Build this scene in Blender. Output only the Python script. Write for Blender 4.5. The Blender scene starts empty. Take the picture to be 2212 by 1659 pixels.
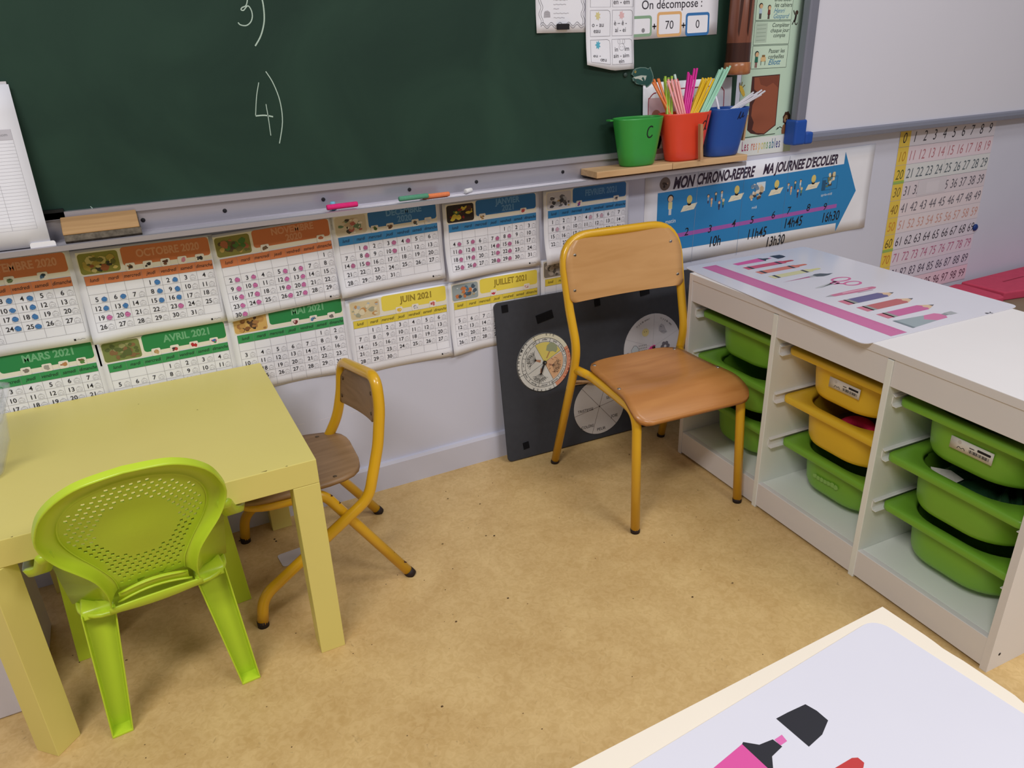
import bpy, bmesh, math, random
from mathutils import Vector, Matrix

# ------------------------------------------------------------------ camera, sky, lights, exposure
S = bpy.context.scene
COL = bpy.context.collection
def cam_axes(yaw, pitch, roll):
    cy, sy = math.cos(yaw), math.sin(yaw)
    f = Vector((sy*math.cos(pitch), cy*math.cos(pitch), math.sin(pitch)))
    r = Vector((cy, -sy, 0)); u = r.cross(f)
    return (r*math.cos(roll)+u*math.sin(roll), u*math.cos(roll)-r*math.sin(roll), f)
cd = bpy.data.cameras.new('camera'); cam = bpy.data.objects.new('camera', cd); COL.objects.link(cam)
R_, U_, F_ = cam_axes(.46693, -.42237, -.03372)
cam.matrix_world = Matrix(((R_.x, U_.x, -F_.x, 0.0), (R_.y, U_.y, -F_.y, -1.80741), (R_.z, U_.z, -F_.z, 1.14172), (0, 0, 0, 1)))
cd.sensor_width = 36; cd.lens = 26.44; cd.clip_start = .02
S.camera = cam
W = bpy.data.worlds.new('room light'); S.world = W; W.use_nodes = True
W.node_tree.nodes['Background'].inputs[0].default_value = (.90, .92, 1, 1)
W.node_tree.nodes['Background'].inputs[1].default_value = .18
def area(name, loc, target, sx, sy, power, col):
    l = bpy.data.lights.new(name, 'AREA'); l.shape = 'RECTANGLE'; l.size = sx; l.size_y = sy
    l.energy = power; l.color = col
    o = bpy.data.objects.new(name, l); COL.objects.link(o); o.location = loc
    o.rotation_euler = (Vector(target)-Vector(loc)).to_track_quat('-Z', 'Y').to_euler()
area('ceiling_lamp', (-1.1, -2.2, 3.0), (-1.1, -2.2, 0), 1.5, .5, 65, (1, .97, .94))
area('ceiling_lamp', (1.8, -3.4, 3.0), (1.8, -3.4, 0), 1.5, .5, 68, (1, .98, .97))
area('ceiling_lamp', (1.8, -1.3, 3.0), (1.8, -1.3, 0), 1.5, .5, 18, (1, .97, .94))
V = S.view_settings; S.display_settings.display_device = 'sRGB'
V.view_transform = 'Standard'; V.look = 'None'; V.gamma = 1; V.use_curve_mapping = False
V.exposure = 0.0

# ------------------------------------------------------------------ materials
def lin(h):
    h = h.lstrip('#'); o = []
    for i in (0, 2, 4):
        c = int(h[i:i+2], 16)/255
        o.append(c/12.92 if c <= .04045 else ((c+.055)/1.055)**2.4)
    return (*o, 1)
MC = {}
def M(hexc, rough=.6, spec=.35, var=.0, scale=30, name=None, metal=0, coat=0, stretch=None):
    """procedural plastic / paint / paper: colour with a faint noise mottling"""
    key = (hexc, rough, spec, var, scale, metal, coat, stretch)
    if key in MC: return MC[key]
    m = bpy.data.materials.new(name or 'paint '+hexc); m.use_nodes = True
    nt = m.node_tree; b = nt.nodes['Principled BSDF']
    c = lin(hexc)
    b.inputs['Base Color'].default_value = c
    b.inputs['Roughness'].default_value = rough; b.inputs['Specular IOR Level'].default_value = spec
    b.inputs['Metallic'].default_value = metal; b.inputs['Coat Weight'].default_value = coat; b.inputs['Coat Roughness'].default_value = .12
    if var:
        tc = nt.nodes.new('ShaderNodeTexCoord'); n = nt.nodes.new('ShaderNodeTexNoise'); r = nt.nodes.new('ShaderNodeMapRange'); mx = nt.nodes.new('ShaderNodeMix')
        n.inputs['Scale'].default_value = scale; n.inputs['Detail'].default_value = 4
        if stretch:
            mp = nt.nodes.new('ShaderNodeMapping'); mp.inputs['Scale'].default_value = stretch
            nt.links.new(tc.outputs['Object'], mp.inputs['Vector']); nt.links.new(mp.outputs['Vector'], n.inputs['Vector'])
        else: nt.links.new(tc.outputs['Object'], n.inputs['Vector'])
        nt.links.new(n.outputs['Fac'], r.inputs['Value']); r.inputs['From Min'].default_value = .3; r.inputs['From Max'].default_value = .7
        mx.data_type = 'RGBA'
        mx.inputs[6].default_value = (*[x*(1-var) for x in c[:3]], 1); mx.inputs[7].default_value = (*[min(1, x*(1+var)) for x in c[:3]], 1)
        nt.links.new(r.outputs['Result'], mx.inputs['Factor']); nt.links.new(mx.outputs[2], b.inputs['Base Color'])
    MC[key] = m; return m
def mat_floor():
    m = bpy.data.materials.new('marbled linoleum'); m.use_nodes = True; nt = m.node_tree; b = nt.nodes['Principled BSDF']; L = nt.links.new
    tc = nt.nodes.new('ShaderNodeTexCoord')
    def noise(sc, det, dist=0):
        n = nt.nodes.new('ShaderNodeTexNoise'); n.inputs['Scale'].default_value = sc; n.inputs['Detail'].default_value = det; n.inputs['Distortion'].default_value = dist
        L(tc.outputs['Object'], n.inputs['Vector']); return n
    def ramp(src, stops):
        r = nt.nodes.new('ShaderNodeValToRGB'); e = r.color_ramp.elements
        e[0].position, e[0].color = stops[0]; e[1].position, e[1].color = stops[1]
        for p, c in stops[2:]: x = e.new(p); x.color = c
        L(src, r.inputs['Fac']); return r
    n1 = noise(9, 8, .6); n2 = noise(70, 6, 1.2); n3 = noise(38, 9, 2.5)
    r1 = ramp(n1.outputs['Fac'], [(.3, lin('C4A26A')), (.72, lin('DABB82'))])
    r2 = ramp(n2.outputs['Fac'], [(.35, lin('BA965F')), (.62, lin('DEC08C'))])
    mx = nt.nodes.new('ShaderNodeMix'); mx.data_type = 'RGBA'; mx.inputs['Factor'].default_value = .30
    L(r1.outputs['Color'], mx.inputs[6]); L(r2.outputs['Color'], mx.inputs[7])
    r3 = ramp(n3.outputs['Fac'], [(.66, (0, 0, 0, 1)), (.74, (1, 1, 1, 1))])
    mx2 = nt.nodes.new('ShaderNodeMix'); mx2.data_type = 'RGBA'; mul = nt.nodes.new('ShaderNodeMath'); mul.operation = 'MULTIPLY'; mul.inputs[1].default_value = .38
    L(r3.outputs['Color'], mul.inputs[0]); L(mul.outputs[0], mx2.inputs['Factor'])
    L(mx.outputs[2], mx2.inputs[6]); mx2.inputs[7].default_value = lin('8A7048')
    L(mx2.outputs[2], b.inputs['Base Color']); b.inputs['Roughness'].default_value = .42; b.inputs['Specular IOR Level'].default_value = .35
    return m
def mat_wood(c0, c1, rough=.4, scale=(3, 40, 40), coat=.2, name='wood'):
    m = bpy.data.materials.new(name); m.use_nodes = True; nt = m.node_tree; b = nt.nodes['Principled BSDF']; L = nt.links.new
    tc = nt.nodes.new('ShaderNodeTexCoord'); mp = nt.nodes.new('ShaderNodeMapping'); mp.inputs['Scale'].default_value = scale
    n = nt.nodes.new('ShaderNodeTexNoise'); n.inputs['Scale'].default_value = 1; n.inputs['Detail'].default_value = 7; n.inputs['Distortion'].default_value = .8
    r = nt.nodes.new('ShaderNodeValToRGB'); r.color_ramp.elements[0].position = .3; r.color_ramp.elements[1].position = .7
    r.color_ramp.elements[0].color = lin(c0); r.color_ramp.elements[1].color = lin(c1)
    L(tc.outputs['Object'], mp.inputs['Vector']); L(mp.outputs['Vector'], n.inputs['Vector']); L(n.outputs['Fac'], r.inputs['Fac']); L(r.outputs['Color'], b.inputs['Base Color'])
    b.inputs['Roughness'].default_value = rough; b.inputs['Coat Weight'].default_value = coat; b.inputs['Coat Roughness'].default_value = .25; b.inputs['Specular IOR Level'].default_value = .35
    return m
def mat_chalkboard():
    m = bpy.data.materials.new('green chalkboard'); m.use_nodes = True; nt = m.node_tree; b = nt.nodes['Principled BSDF']; L = nt.links.new
    tc = nt.nodes.new('ShaderNodeTexCoord'); n = nt.nodes.new('ShaderNodeTexNoise'); n.inputs['Scale'].default_value = 3.2; n.inputs['Detail'].default_value = 8; n.inputs['Distortion'].default_value = 1
    r = nt.nodes.new('ShaderNodeValToRGB'); r.color_ramp.elements[0].position = .35; r.color_ramp.elements[1].position = .75
    r.color_ramp.elements[0].color = lin('1C372D'); r.color_ramp.elements[1].color = lin('294639')
    L(tc.outputs['Object'], n.inputs['Vector']); L(n.outputs['Fac'], r.inputs['Fac']); L(r.outputs['Color'], b.inputs['Base Color'])
    b.inputs['Roughness'].default_value = .55; b.inputs['Specular IOR Level'].default_value = .3
    return m
def mat_clear(hexc, a):
    m = bpy.data.materials.new('clear plastic'); m.use_nodes = True; nt = m.node_tree; b = nt.nodes['Principled BSDF']
    b.inputs['Base Color'].default_value = lin(hexc); b.inputs['Roughness'].default_value = .12
    t = nt.nodes.new('ShaderNodeBsdfTransparent'); mx = nt.nodes.new('ShaderNodeMixShader'); mx.inputs[0].default_value = a
    nt.links.new(t.outputs[0], mx.inputs[1]); nt.links.new(b.outputs[0], mx.inputs[2]); nt.links.new(mx.outputs[0], nt.nodes['Material Output'].inputs['Surface'])
    return m

# ------------------------------------------------------------------ mesh building
class MB:
    def __init__(s): s.v = []; s.f = []; s.m = []; s.sm = []; s.mats = []
    def mi(s, mat):
        if mat not in s.mats: s.mats.append(mat)
        return s.mats.index(mat)
    def add(s, vs, fs, mat, smooth=False):
        k = len(s.v); s.v += [tuple(v) for v in vs]; i = s.mi(mat)
        for f in fs: s.f.append([k+a for a in f]); s.m.append(i); s.sm.append(smooth)
    def box(s, a, b, mat, X=None):
        (x0, y0, z0), (x1, y1, z1) = a, b
        vs = [Vector(p) for p in ((x0,y0,z0),(x1,y0,z0),(x1,y1,z0),(x0,y1,z0),(x0,y0,z1),(x1,y0,z1),(x1,y1,z1),(x0,y1,z1))]
        if X: vs = [X(v) for v in vs]
        s.add(vs, [(0,3,2,1),(4,5,6,7),(0,1,5,4),(1,2,6,5),(2,3,7,6),(3,0,4,7)], mat)
    def loft(s, rings, mat, cap0=True, cap1=True, smooth=True, closed=True):
        n = len(rings[0]); vs = [p for r in rings for p in r]; fs = []
        for i in range(len(rings)-1):
            for j in range(n if closed else n-1):
                k = (j+1) % n; fs.append((i*n+j, i*n+k, (i+1)*n+k, (i+1)*n+j))
        if cap0: fs.append(tuple(reversed(range(n))))
        if cap1: fs.append(tuple((len(rings)-1)*n+j for j in range(n)))
        s.add(vs, fs, mat, smooth)
    def tube(s, pts, r, mat, seg=14, closed=False, caps=True):
        pts = [Vector(p) for p in pts]; n = len(pts); rings = []
        rr = r if isinstance(r, (list, tuple)) else [r]*n
        def tan(i):
            a = pts[(i-1) % n] if closed or i > 0 else pts[0]; b = pts[(i+1) % n] if closed or i < n-1 else pts[-1]
            return (b-a).normalized()
        t = tan(0); nr = t.orthogonal().normalized()
        for i in range(n):
            t2 = tan(i); nr = t.rotation_difference(t2) @ nr; t = t2; nr = (nr-t*nr.dot(t)).normalized(); bn = t.cross(nr)
            rings.append([pts[i]+(nr*math.cos(2*math.pi*k/seg)+bn*math.sin(2*math.pi*k/seg))*rr[i] for k in range(seg)])
        if closed: rings.append(rings[0]); caps = False
        s.loft(rings, mat, caps, caps)
    def disc(s, c, n, r, h, mat, seg=16, dome=False):
        n = Vector(n).normalized(); a = n.orthogonal().normalized(); b = n.cross(a); c = Vector(c)
        ring = lambda q, d: [c+n*d+(a*math.cos(2*math.pi*k/seg)+b*math.sin(2*math.pi*k/seg))*q for k in range(seg)]
        s.loft([ring(r, 0), ring(r, h*.6), ring(r*.72, h)], mat)
    def prism(s, poly, mapf, h0, h1, mat):
        n = len(poly); vs = [mapf(u, v, h0) for u, v in poly]+[mapf(u, v, h1) for u, v in poly]
        fs = [tuple(reversed(range(n))), tuple(range(n, 2*n))]+[(i, (i+1) % n, n+(i+1) % n, n+i) for i in range(n)]
        s.add(vs, fs, mat)
    def build(s, name, parent=None, org=None, rz=0, bevel=0, seg=2, subsurf=0, recalc=True):
        me = bpy.data.meshes.new(name)
        if org is None: org = Vector(parent['_o']) if parent is not None and '_o' in parent else Vector((0, 0, 0))
        org = Vector(org)
        me.from_pydata([Vector(v)-org for v in s.v], [], s.f)
        for m in s.mats: me.materials.append(m)
        for p, i, sm in zip(me.polygons, s.m, s.sm): p.material_index = i; p.use_smooth = sm
        if recalc:
            bm = bmesh.new(); bm.from_mesh(me); bmesh.ops.recalc_face_normals(bm, faces=bm.faces); bm.to_mesh(me); bm.free()
        o = bpy.data.objects.new(name, me); COL.objects.link(o)
        if org.length > 0: o['_o'] = tuple(org)
        if parent is not None: o.parent = parent
        else: o.location = org; o.rotation_euler = (0, 0, rz)
        if bevel:
            b = o.modifiers.new('bevel', 'BEVEL'); b.width = bevel; b.segments = seg; b.limit_method = 'ANGLE'; b.angle_limit = .7
            b.harden_normals = False
        if subsurf:
            b = o.modifiers.new('sub', 'SUBSURF'); b.levels = subsurf; b.render_levels = subsurf
        return o
def tag(o, label, cat, group=None):
    o['label'] = label; o['category'] = cat
    if group: o['group'] = group
    return o
def struct(o): o['kind'] = 'structure'; return o
def thing(name, label, cat, loc=(0, 0, 0), rz=0, group=None, local=False):
    """Empty at the thing's base; parts are given in world coordinates, or in its own axes when local"""
    o = bpy.data.objects.new(name, None); COL.objects.link(o); o.empty_display_size = .05
    o.location = loc; o.rotation_euler = (0, 0, rz)
    if not local: o['_o'] = tuple(loc)
    return tag(o, label, cat, group)
def fillet(pts, r, n=7):
    """round the corners of a polyline with arcs"""
    pts = [Vector(p) for p in pts]; out = [pts[0]]
    rr = r if isinstance(r, (list, tuple)) else [r]*len(pts)
    for i in range(1, len(pts)-1):
        a, b, c = pts[i-1], pts[i], pts[i+1]; d1 = (a-b); d2 = (c-b)
        ang = d1.angle(d2); t = min(rr[i]/max(math.tan(ang/2), 1e-4), d1.length*.49, d2.length*.49)
        p, q = b+d1.normalized()*t, b+d2.normalized()*t
        for k in range(n+1):
            u = k/n; out.append(p*(1-u)**2+b*2*u*(1-u)+q*u*u)
    out.append(pts[-1]); return out
def smooth2(pts, n=6, closed=False):
    P = [Vector(p) for p in pts]; N = len(P); out = []
    for i in range(N if closed else N-1):
        g = lambda k: P[k % N] if closed else P[max(0, min(N-1, k))]
        a, b, c, d = g(i-1), g(i), g(i+1), g(i+2)
        for k in range(n):
            t = k/n; out.append(.5*((2*b)+(c-a)*t+(2*a-5*b+4*c-d)*t*t+(3*b-a-3*c+d)*t**3))
    if not closed: out.append(P[-1])
    return out
def rrect(x0, y0, x1, y1, r, n=5):
    out = []
    for cx, cy, a in ((x1-r, y1-r, 0), (x0+r, y1-r, 90), (x0+r, y0+r, 180), (x1-r, y0+r, 270)):
        for k in range(n+1):
            t = math.radians(a+90*k/n); out.append((cx+r*math.cos(t), cy+r*math.sin(t)))
    return out
def circ(x, y, r, n=20, ry=None): return [(x+r*math.cos(2*math.pi*k/n), y+(ry or r)*math.sin(2*math.pi*k/n)) for k in range(n)]

# ------------------------------------------------------------------ print and handwriting, laid into a sheet's own mesh
TXT = {}
def glyphs(s, bold=0.0, shear=0.0):
    key = (s, bold, shear)
    if key not in TXT:
        cu = bpy.data.curves.new('t', 'FONT'); cu.body = s; cu.size = 1; cu.offset = bold; cu.shear = shear; cu.resolution_u = 3
        o = bpy.data.objects.new('t', cu); COL.objects.link(o)
        me = o.evaluated_get(bpy.context.evaluated_depsgraph_get()).to_mesh()
        vs = [(v.co.x, v.co.y) for v in me.vertices]; fs = [tuple(p.vertices) for p in me.polygons]
        bpy.data.objects.remove(o); bpy.data.curves.remove(cu)
        xs = [v[0] for v in vs] or [0]
        TXT[key] = (vs, fs, min(xs), max(xs))
    return TXT[key]
class Art:
    """flat artwork in a sheet's (u, v) metres; each item keeps its colour and its order"""
    def __init__(s): s.it = []; s.L = 1
    def poly(s, p, mat): s.it.append(([tuple(q)[:2] for q in p], [tuple(range(len(p)))], mat, s.L))
    def rect(s, x0, y0, x1, y1, mat, nx=1, ny=1):
        vs = [(x0+(x1-x0)*i/nx, y0+(y1-y0)*j/ny) for j in range(ny+1) for i in range(nx+1)]
        s.it.append((vs, [(j*(nx+1)+i, j*(nx+1)+i+1, (j+1)*(nx+1)+i+1, (j+1)*(nx+1)+i) for j in range(ny) for i in range(nx)], mat, s.L))
    def rr(s, x0, y0, x1, y1, r, mat): s.poly(rrect(x0, y0, x1, y1, r, 4), mat)
    def circ(s, x, y, r, mat, n=16, ry=None): s.poly(circ(x, y, r, n, ry), mat)
    def stroke(s, pts, w, mat, sm=0, closed=False):
        if sm: pts = smooth2([(*p, 0) for p in pts], sm, closed)
        P = [Vector(tuple(p)[:2]) for p in pts]; n = len(P); L = []; R = []
        for i in range(n):
            a = P[(i-1) % n] if closed or i else P[0]; b = P[(i+1) % n] if closed or i < n-1 else P[-1]
            d = (b-a); d = d.normalized() if d.length > 1e-9 else Vector((1, 0)); q = Vector((-d.y, d.x))*w/2
            L.append(P[i]+q); R.append(P[i]-q)
        m = n if closed else n-1
        s.it.append(([tuple(p) for p in L+R], [(i, (i+1) % n, n+(i+1) % n, n+i) for i in range(m)], mat, s.L))
    def box(s, x0, y0, x1, y1, r, w, mat): s.stroke(rrect(x0, y0, x1, y1, r, 4), w, mat, closed=True)
    def text(s, t, x, y, size, mat, align='c', bold=0.0, shear=0.0, rot=0.0, sx=1.0):
        vs, fs, a, b = glyphs(t, bold, shear)
        dx = {'l': -a, 'c': -(a+b)/2, 'r': -b}[align]; c, n = math.cos(rot), math.sin(rot)
        q = [((v[0]+dx)*size*sx, v[1]*size) for v in vs]
        s.it.append(([(x+u*c-v*n, y+u*n+v*c) for u, v in q], fs, mat, s.L))
    def emit(s, mb, mapf, step=.00022):
        for vs, fs, mat, L in s.it: mb.add([mapf(u, v, L*step) for u, v in vs], fs, mat)
def sheet(mb, mapf, w, h, mat, nx=10, ny=8, t=.0006, x0=0, y0=0):
    """the paper itself: front, back and edges"""
    vs = [mapf(x0+w*i/nx, y0+h*j/ny, d) for d in (0, -t) for j in range(ny+1) for i in range(nx+1)]
    N = (nx+1)*(ny+1); q = lambda i, j: j*(nx+1)+i
    fs = [(q(i, j), q(i+1, j), q(i+1, j+1), q(i, j+1)) for j in range(ny) for i in range(nx)]
    fs += [tuple(N+k for k in reversed(f)) for f in fs]
    bd = [q(i, 0) for i in range(nx)]+[q(nx, j) for j in range(ny)]+[q(i, ny) for i in range(nx, 0, -1)]+[q(0, j) for j in range(ny, 0, -1)]
    fs += [(N+bd[i], N+bd[(i+1) % len(bd)], bd[(i+1) % len(bd)], bd[i]) for i in range(len(bd))]
    mb.add(vs, fs, mat, True)
def wallmap(x0, z0, y, ang=0, curl=None, tilt=0):
    """sheet on a wall that faces -y"""
    c, n = math.cos(ang), math.sin(ang)
    def f(u, v, h):
        off = h+(curl(u, v) if curl else 0)+v*tilt
        return Vector((x0+u*c-v*n, y-off, z0+u*n+v*c))
    return f
def flatmap(ox, oy, z, ang):
    c, n = math.cos(ang), math.sin(ang)
    return lambda u, v, h: Vector((ox+u*c-v*n, oy+u*n+v*c, z+h))
def blobs(a, x, y, w, h, cols, n, rnd, s0=.12, s1=.34):
    """a little printed picture: a cluster of coloured shapes inside a box"""
    L0 = a.L
    for k in range(n):
        r = w*rnd.uniform(s0, s1)*.5; rx = min(r, w/2); ry = min(r*rnd.uniform(.5, 1.2), h/2)
        cx, cy = x+rnd.uniform(rx, w-rx), y+rnd.uniform(ry, h-ry); ph = rnd.uniform(0, 6)
        a.L = L0+k*.12
        a.poly([(cx+rx*math.cos(t*.7854+ph)*rnd.uniform(.6, 1), cy+ry*math.sin(t*.7854+ph)*rnd.uniform(.6, 1)) for t in range(8)], M(rnd.choice(cols), .6))
    a.L = L0
PAPER = M('F0F1FB', .5, .3, .02, 14, 'white paper'); BLACK = M('1C1A20', .6); INK = M('26242C', .55); GREY = M('8E8C94', .6); LGREY = M('B4B2BA', .6); WHITE = M('EFEDF0', .5)
rnd = random.Random(7)

# ------------------------------------------------------------------ the room
WALL_Y = .012
mb = MB(); mb.box((-3.2, -4.4, -.08), (4.6, .2, 0), mat_floor()); struct(mb.build('floor'))
mb = MB(); mb.box((-3.2, WALL_Y, 0), (4.6, .16, 2.7), M('CFD1E3', .55, .3, .02, 3, 'lavender wall paint'))
a = Art(); SC = M('E2E0EC', .6)
for p, q in (((.226, .259), (.305, .257)), ((.345, .2555), (.388, .2565)), ((.43, .257), (.53, .2535))): a.stroke([p, ((p[0]+q[0])/2, (p[1]+q[1])/2+.0012), q], .0013, SC, 3)
a.emit(mb, lambda u, v, h: Vector((u, WALL_Y-h, v))); struct(mb.build('wall_back'))
mb = MB(); BBM = M('CCCDDE', .4, .4, .02, 5, 'skirting paint')
mb.loft([[Vector((x, y, z)) for y, z in ((WALL_Y, 0), (0, 0), (0, .074), (.004, .082), (WALL_Y, .083))] for x in (-3.2, 4.6)], BBM, smooth=False)
struct(mb.build('baseboard_back'))
# crumbs and grit on the linoleum
mb = MB(); rc = random.Random(3)
for k in range(130):
    x, y = rc.uniform(-.35, 1.3), rc.uniform(-1.35, -.03); r = rc.choice([.0007, .001, .0012, .0022])
    if x > 1.26-.05*(y+.5): continue
    mb.loft([[Vector((x+r*q*math.cos(a*1.0472)*1.3, y+r*q*math.sin(a*1.0472), z)) for a in range(6)] for q, z in ((1, .0001), (.7, r*.7))], M(rc.choice(['5A4428', '3C2E1E', '7A6440']), .8), smooth=False)
g = mb.build('floor_grit'); tag(g, 'dark crumbs and grit scattered over the beige linoleum', 'grit'); g['kind'] = 'stuff'

# ------------------------------------------------------------------ chalkboard
ALU = M('B9B6C0', .32, .5, .04, 40, 'brushed aluminium', metal=.55, stretch=(1, 60, 60)); ALUD = M('A9A7B1', .4, .5, .04, 30, 'aluminium back', metal=.5, stretch=(1, 50, 50))
cb = thing('chalkboard', 'big dark green chalkboard with an aluminium tray along its bottom edge', 'chalkboard', (.4, -.02, .79))
mb = MB(); CHK = M('B9CFC4', .9, .1, .25, 900, 'chalk')
mb.box((-1.0, -.022, .858), (1.664, WALL_Y, 1.75), mat_chalkboard())
a = Art(); bmap = lambda u, v, h: Vector((u, -.022-h, v))
a.stroke([(.3215, 1.25), (.3215, 1.244), (.317, 1.234), (.309, 1.2305), (.306, 1.2265), (.311, 1.2255), (.3205, 1.2335), (.326, 1.226), (.3265, 1.214), (.321, 1.203), (.311, 1.197), (.300, 1.1985), (.296, 1.203)], .0022, CHK, 5)
a.stroke([(.3495, 1.26), (.352, 1.235), (.349, 1.205), (.338, 1.178), (.323, 1.158)], .0028, CHK, 5)
a.stroke([(.3185, 1.087), (.309, 1.058), (.301, 1.021)], .0017, CHK, 5); a.stroke([(.301, 1.0205), (.320, 1.0205), (.3375, 1.0165)], .0028, CHK, 5)
a.stroke([(.3265, 1.043), (.327, 1.012), (.3265, .978)], .0016, CHK, 5)
a.stroke([(.3365, 1.108), (.348, 1.085), (.357, 1.048), (.356, 1.005), (.3425, .960)], .0020, CHK, 5)
a.stroke([(.55, .8585), (.60, .8625), (.66, .8605)], .0018, CHK, 4); a.stroke([(-.055, .868), (-.05, .861)], .0012, CHK)
a.emit(mb, bmap)
mb.build('panel', cb)
mb = MB()
prof = [(-.022, .864), (-.034, .864), (-.034, .850), (-.026, .848), (-.026, .8085)]
y = -.026
for k in range(3):
    prof += [(-.044-.013*k, .8065), (-.046-.013*k, .8088), (-.048-.013*k, .8088), (-.050-.013*k, .8065)]
prof += [(-.083, .8065), (-.083, .8085), (-.087, .8105), (-.091, .809), (-.091, .7985), (-.022, .7985)]
mb.loft([[Vector((x, yy, z)) for yy, z in prof] for x in (-1.0, 1.664)], ALU, smooth=False)
tray = mb.build('tray', cb)
for x in (-.32, .036, .202, .422, .635, .816, 1.072):
    mb = MB(); mb.disc((x, -.0261, .829), (0, -1, 0), .0045, .002, BLACK); mb.build('rivet', tray)
mb = MB(); mb.box((-.62, -.034, .851), (-.104, -.022, .870), M('16181A', .5)); mb.build('magnetic_strip', cb)

# things in the tray
er = thing('chalk_eraser', 'wooden backed felt eraser lying in the tray beside the paper pad', 'eraser', (-.044, -.058, .809))
mb = MB(); q = [(-.0875, .826), (-.081, .8265), (-.0385, .862), (-.034, .858), (-.034, .843), (-.0835, .812)]
mb.loft([[Vector((x, y, z)) for y, z in [(-.0865, .8275), (-.084, .834), (-.062, .849), (-.045, .8555), (-.037, .854), (-.036, .846), (-.076, .8225)]] for x in (-.113, .026)], mat_wood('A8825A', 'C09A6C', .6, (6, 60, 60), 0, 'raw beech'), smooth=False)
mb.build('wooden_back', er, bevel=.002)
mb = MB(); mb.loft([[Vector((x, y, z)) for y, z in [(-.0765, .8222), (-.0862, .8268), (-.0862, .8148), (-.0785, .8092), (-.031, .8092), (-.031, .848), (-.0365, .8455)]] for x in (-.112, .028)], M('6E675F', .95, .1, .35, 120, 'grey felt'), smooth=False)
mb.build('felt_pad', er)
def chalk(name, x0, y0, x1, y1, r, col, label, z=None):
    mb = MB(); z = z or .8092+r
    mb.tube([(x0, y0, z), (x0+(x1-x0)*.03, y0+(y1-y0)*.03, z), (x0+(x1-x0)*.97, y0+(y1-y0)*.97, z), (x1, y1, z)], [r*.86, r, r, r*.86], M(col, .9, .1, .06, 200), 14)
    tag(mb.build(name, org=((x0+x1)/2, (y0+y1)/2, .8092)), label, 'chalk', 'chalks in the tray')
chalk('chalk_stick', .415, -.079, .487, -.0785, .0062, 'E0347C', 'pink chalk stick lying on the front edge of the tray', .8192)
chalk('chalk_stick', .588, -.079, .662, -.079, .006, '5E9C80', 'green chalk stick lying on the front edge of the tray', .819)
chalk('chalk_stick', .652, -.0685, .722, -.0675, .0058, 'EE8A5C', 'orange chalk stick behind the green chalk', .815)
chalk('chalk_stub', .768, -.062, .788, -.054, .006, 'EDEAEA', 'short white chalk stub on the right of the orange chalk')
mb = MB(); mb.tube([(.434, -.066, .8092), (.434, -.066, .811), (.4335, -.063, .826), (.4335, -.063, .828)], [.0052, .006, .006, .0048], M('7CC0DC', .9, .1), 12)
tag(mb.build('chalk_stub', org=(.434, -.066, .809)), 'light blue chalk stub standing upright behind the pink chalk', 'chalk', 'chalks in the tray')

# paper pad at the left, leaning on the board
pp = thing('paper_pad', 'white pad of printed register sheets leaning on the left of the chalkboard', 'paper pad', (-.24, -.075, .8085))
tl = lambda u, v, h: Vector((-.345+u, -.078+v*.165-h-.003, .8115+v*.986))
mb = MB(); sheet(mb, tl, .208, .298, PAPER, 4, 6, .001); a = Art(); a.L = 1
a.box(.125, .255, .172, .283, .001, .0006, LGREY)
a.rect(.02, .200, .192, .219, M('C6C4CE', .6)); a.text('Prenom', .172, .207, .008, GREY)
for k in range(27): a.rect(.02, .034+k*.00638, .192, .0344+k*.00638, LGREY)
for x in (.02, .09, .15, .1916): a.rect(x, .034, x+.0005, .219, LGREY)
a.emit(mb, tl); mb.build('top_sheet', pp)
mb = MB(); X = lambda p: tl(p.x, p.y, p.z); mb.box((-.003, .004, -.008), (.205, .303, -.0014), M('D2D0D6', .6), X); mb.build('backing_board', pp)
mb = MB(); mb.prism(rrect(.172, -.0065, .216, .008, .004), tl, -.001, .003, WHITE); mb.build('corner_clip', pp)

# ------------------------------------------------------------------ calendars on the wall
TH = {'o': ('D07A4C', 'DE8658', 'E8B08E', 'E49A70'), 'b': ('2F74B8', '3C8CC8', '7FB4E2', '9CC6EA'), 'g': ('2E8A4E', '3E9A5C', '8CC69A', '7ABE8C'), 'y': ('F0DC58', 'E6D04C', '8A7428', '8A7428')}
DAYS = ['lundi', 'mardi', 'mercredi', 'jeudi', 'vendredi', 'samedi', 'dimanche']
PICS = {'o': ['8C8A3C', 'B09A48', '6A6A34', 'D8C070', '9A5A34', '3A3A2E', 'C8B878'], 'b': ['D8CCB4', 'E8DCC8', 'B86A60', '6E8A6A', '4A4238', 'C8B090', 'F0E8DC'], 'g': ['8C9A58', 'B0A468', '9A6A3C', 'D8B068', '5C4A34', '3C3A30'], 'y': ['D8C8A0', 'C87A4A', 'A8B4BC', 'E0D4B0', '6A7A8C', '8A5A3C']}
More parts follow.
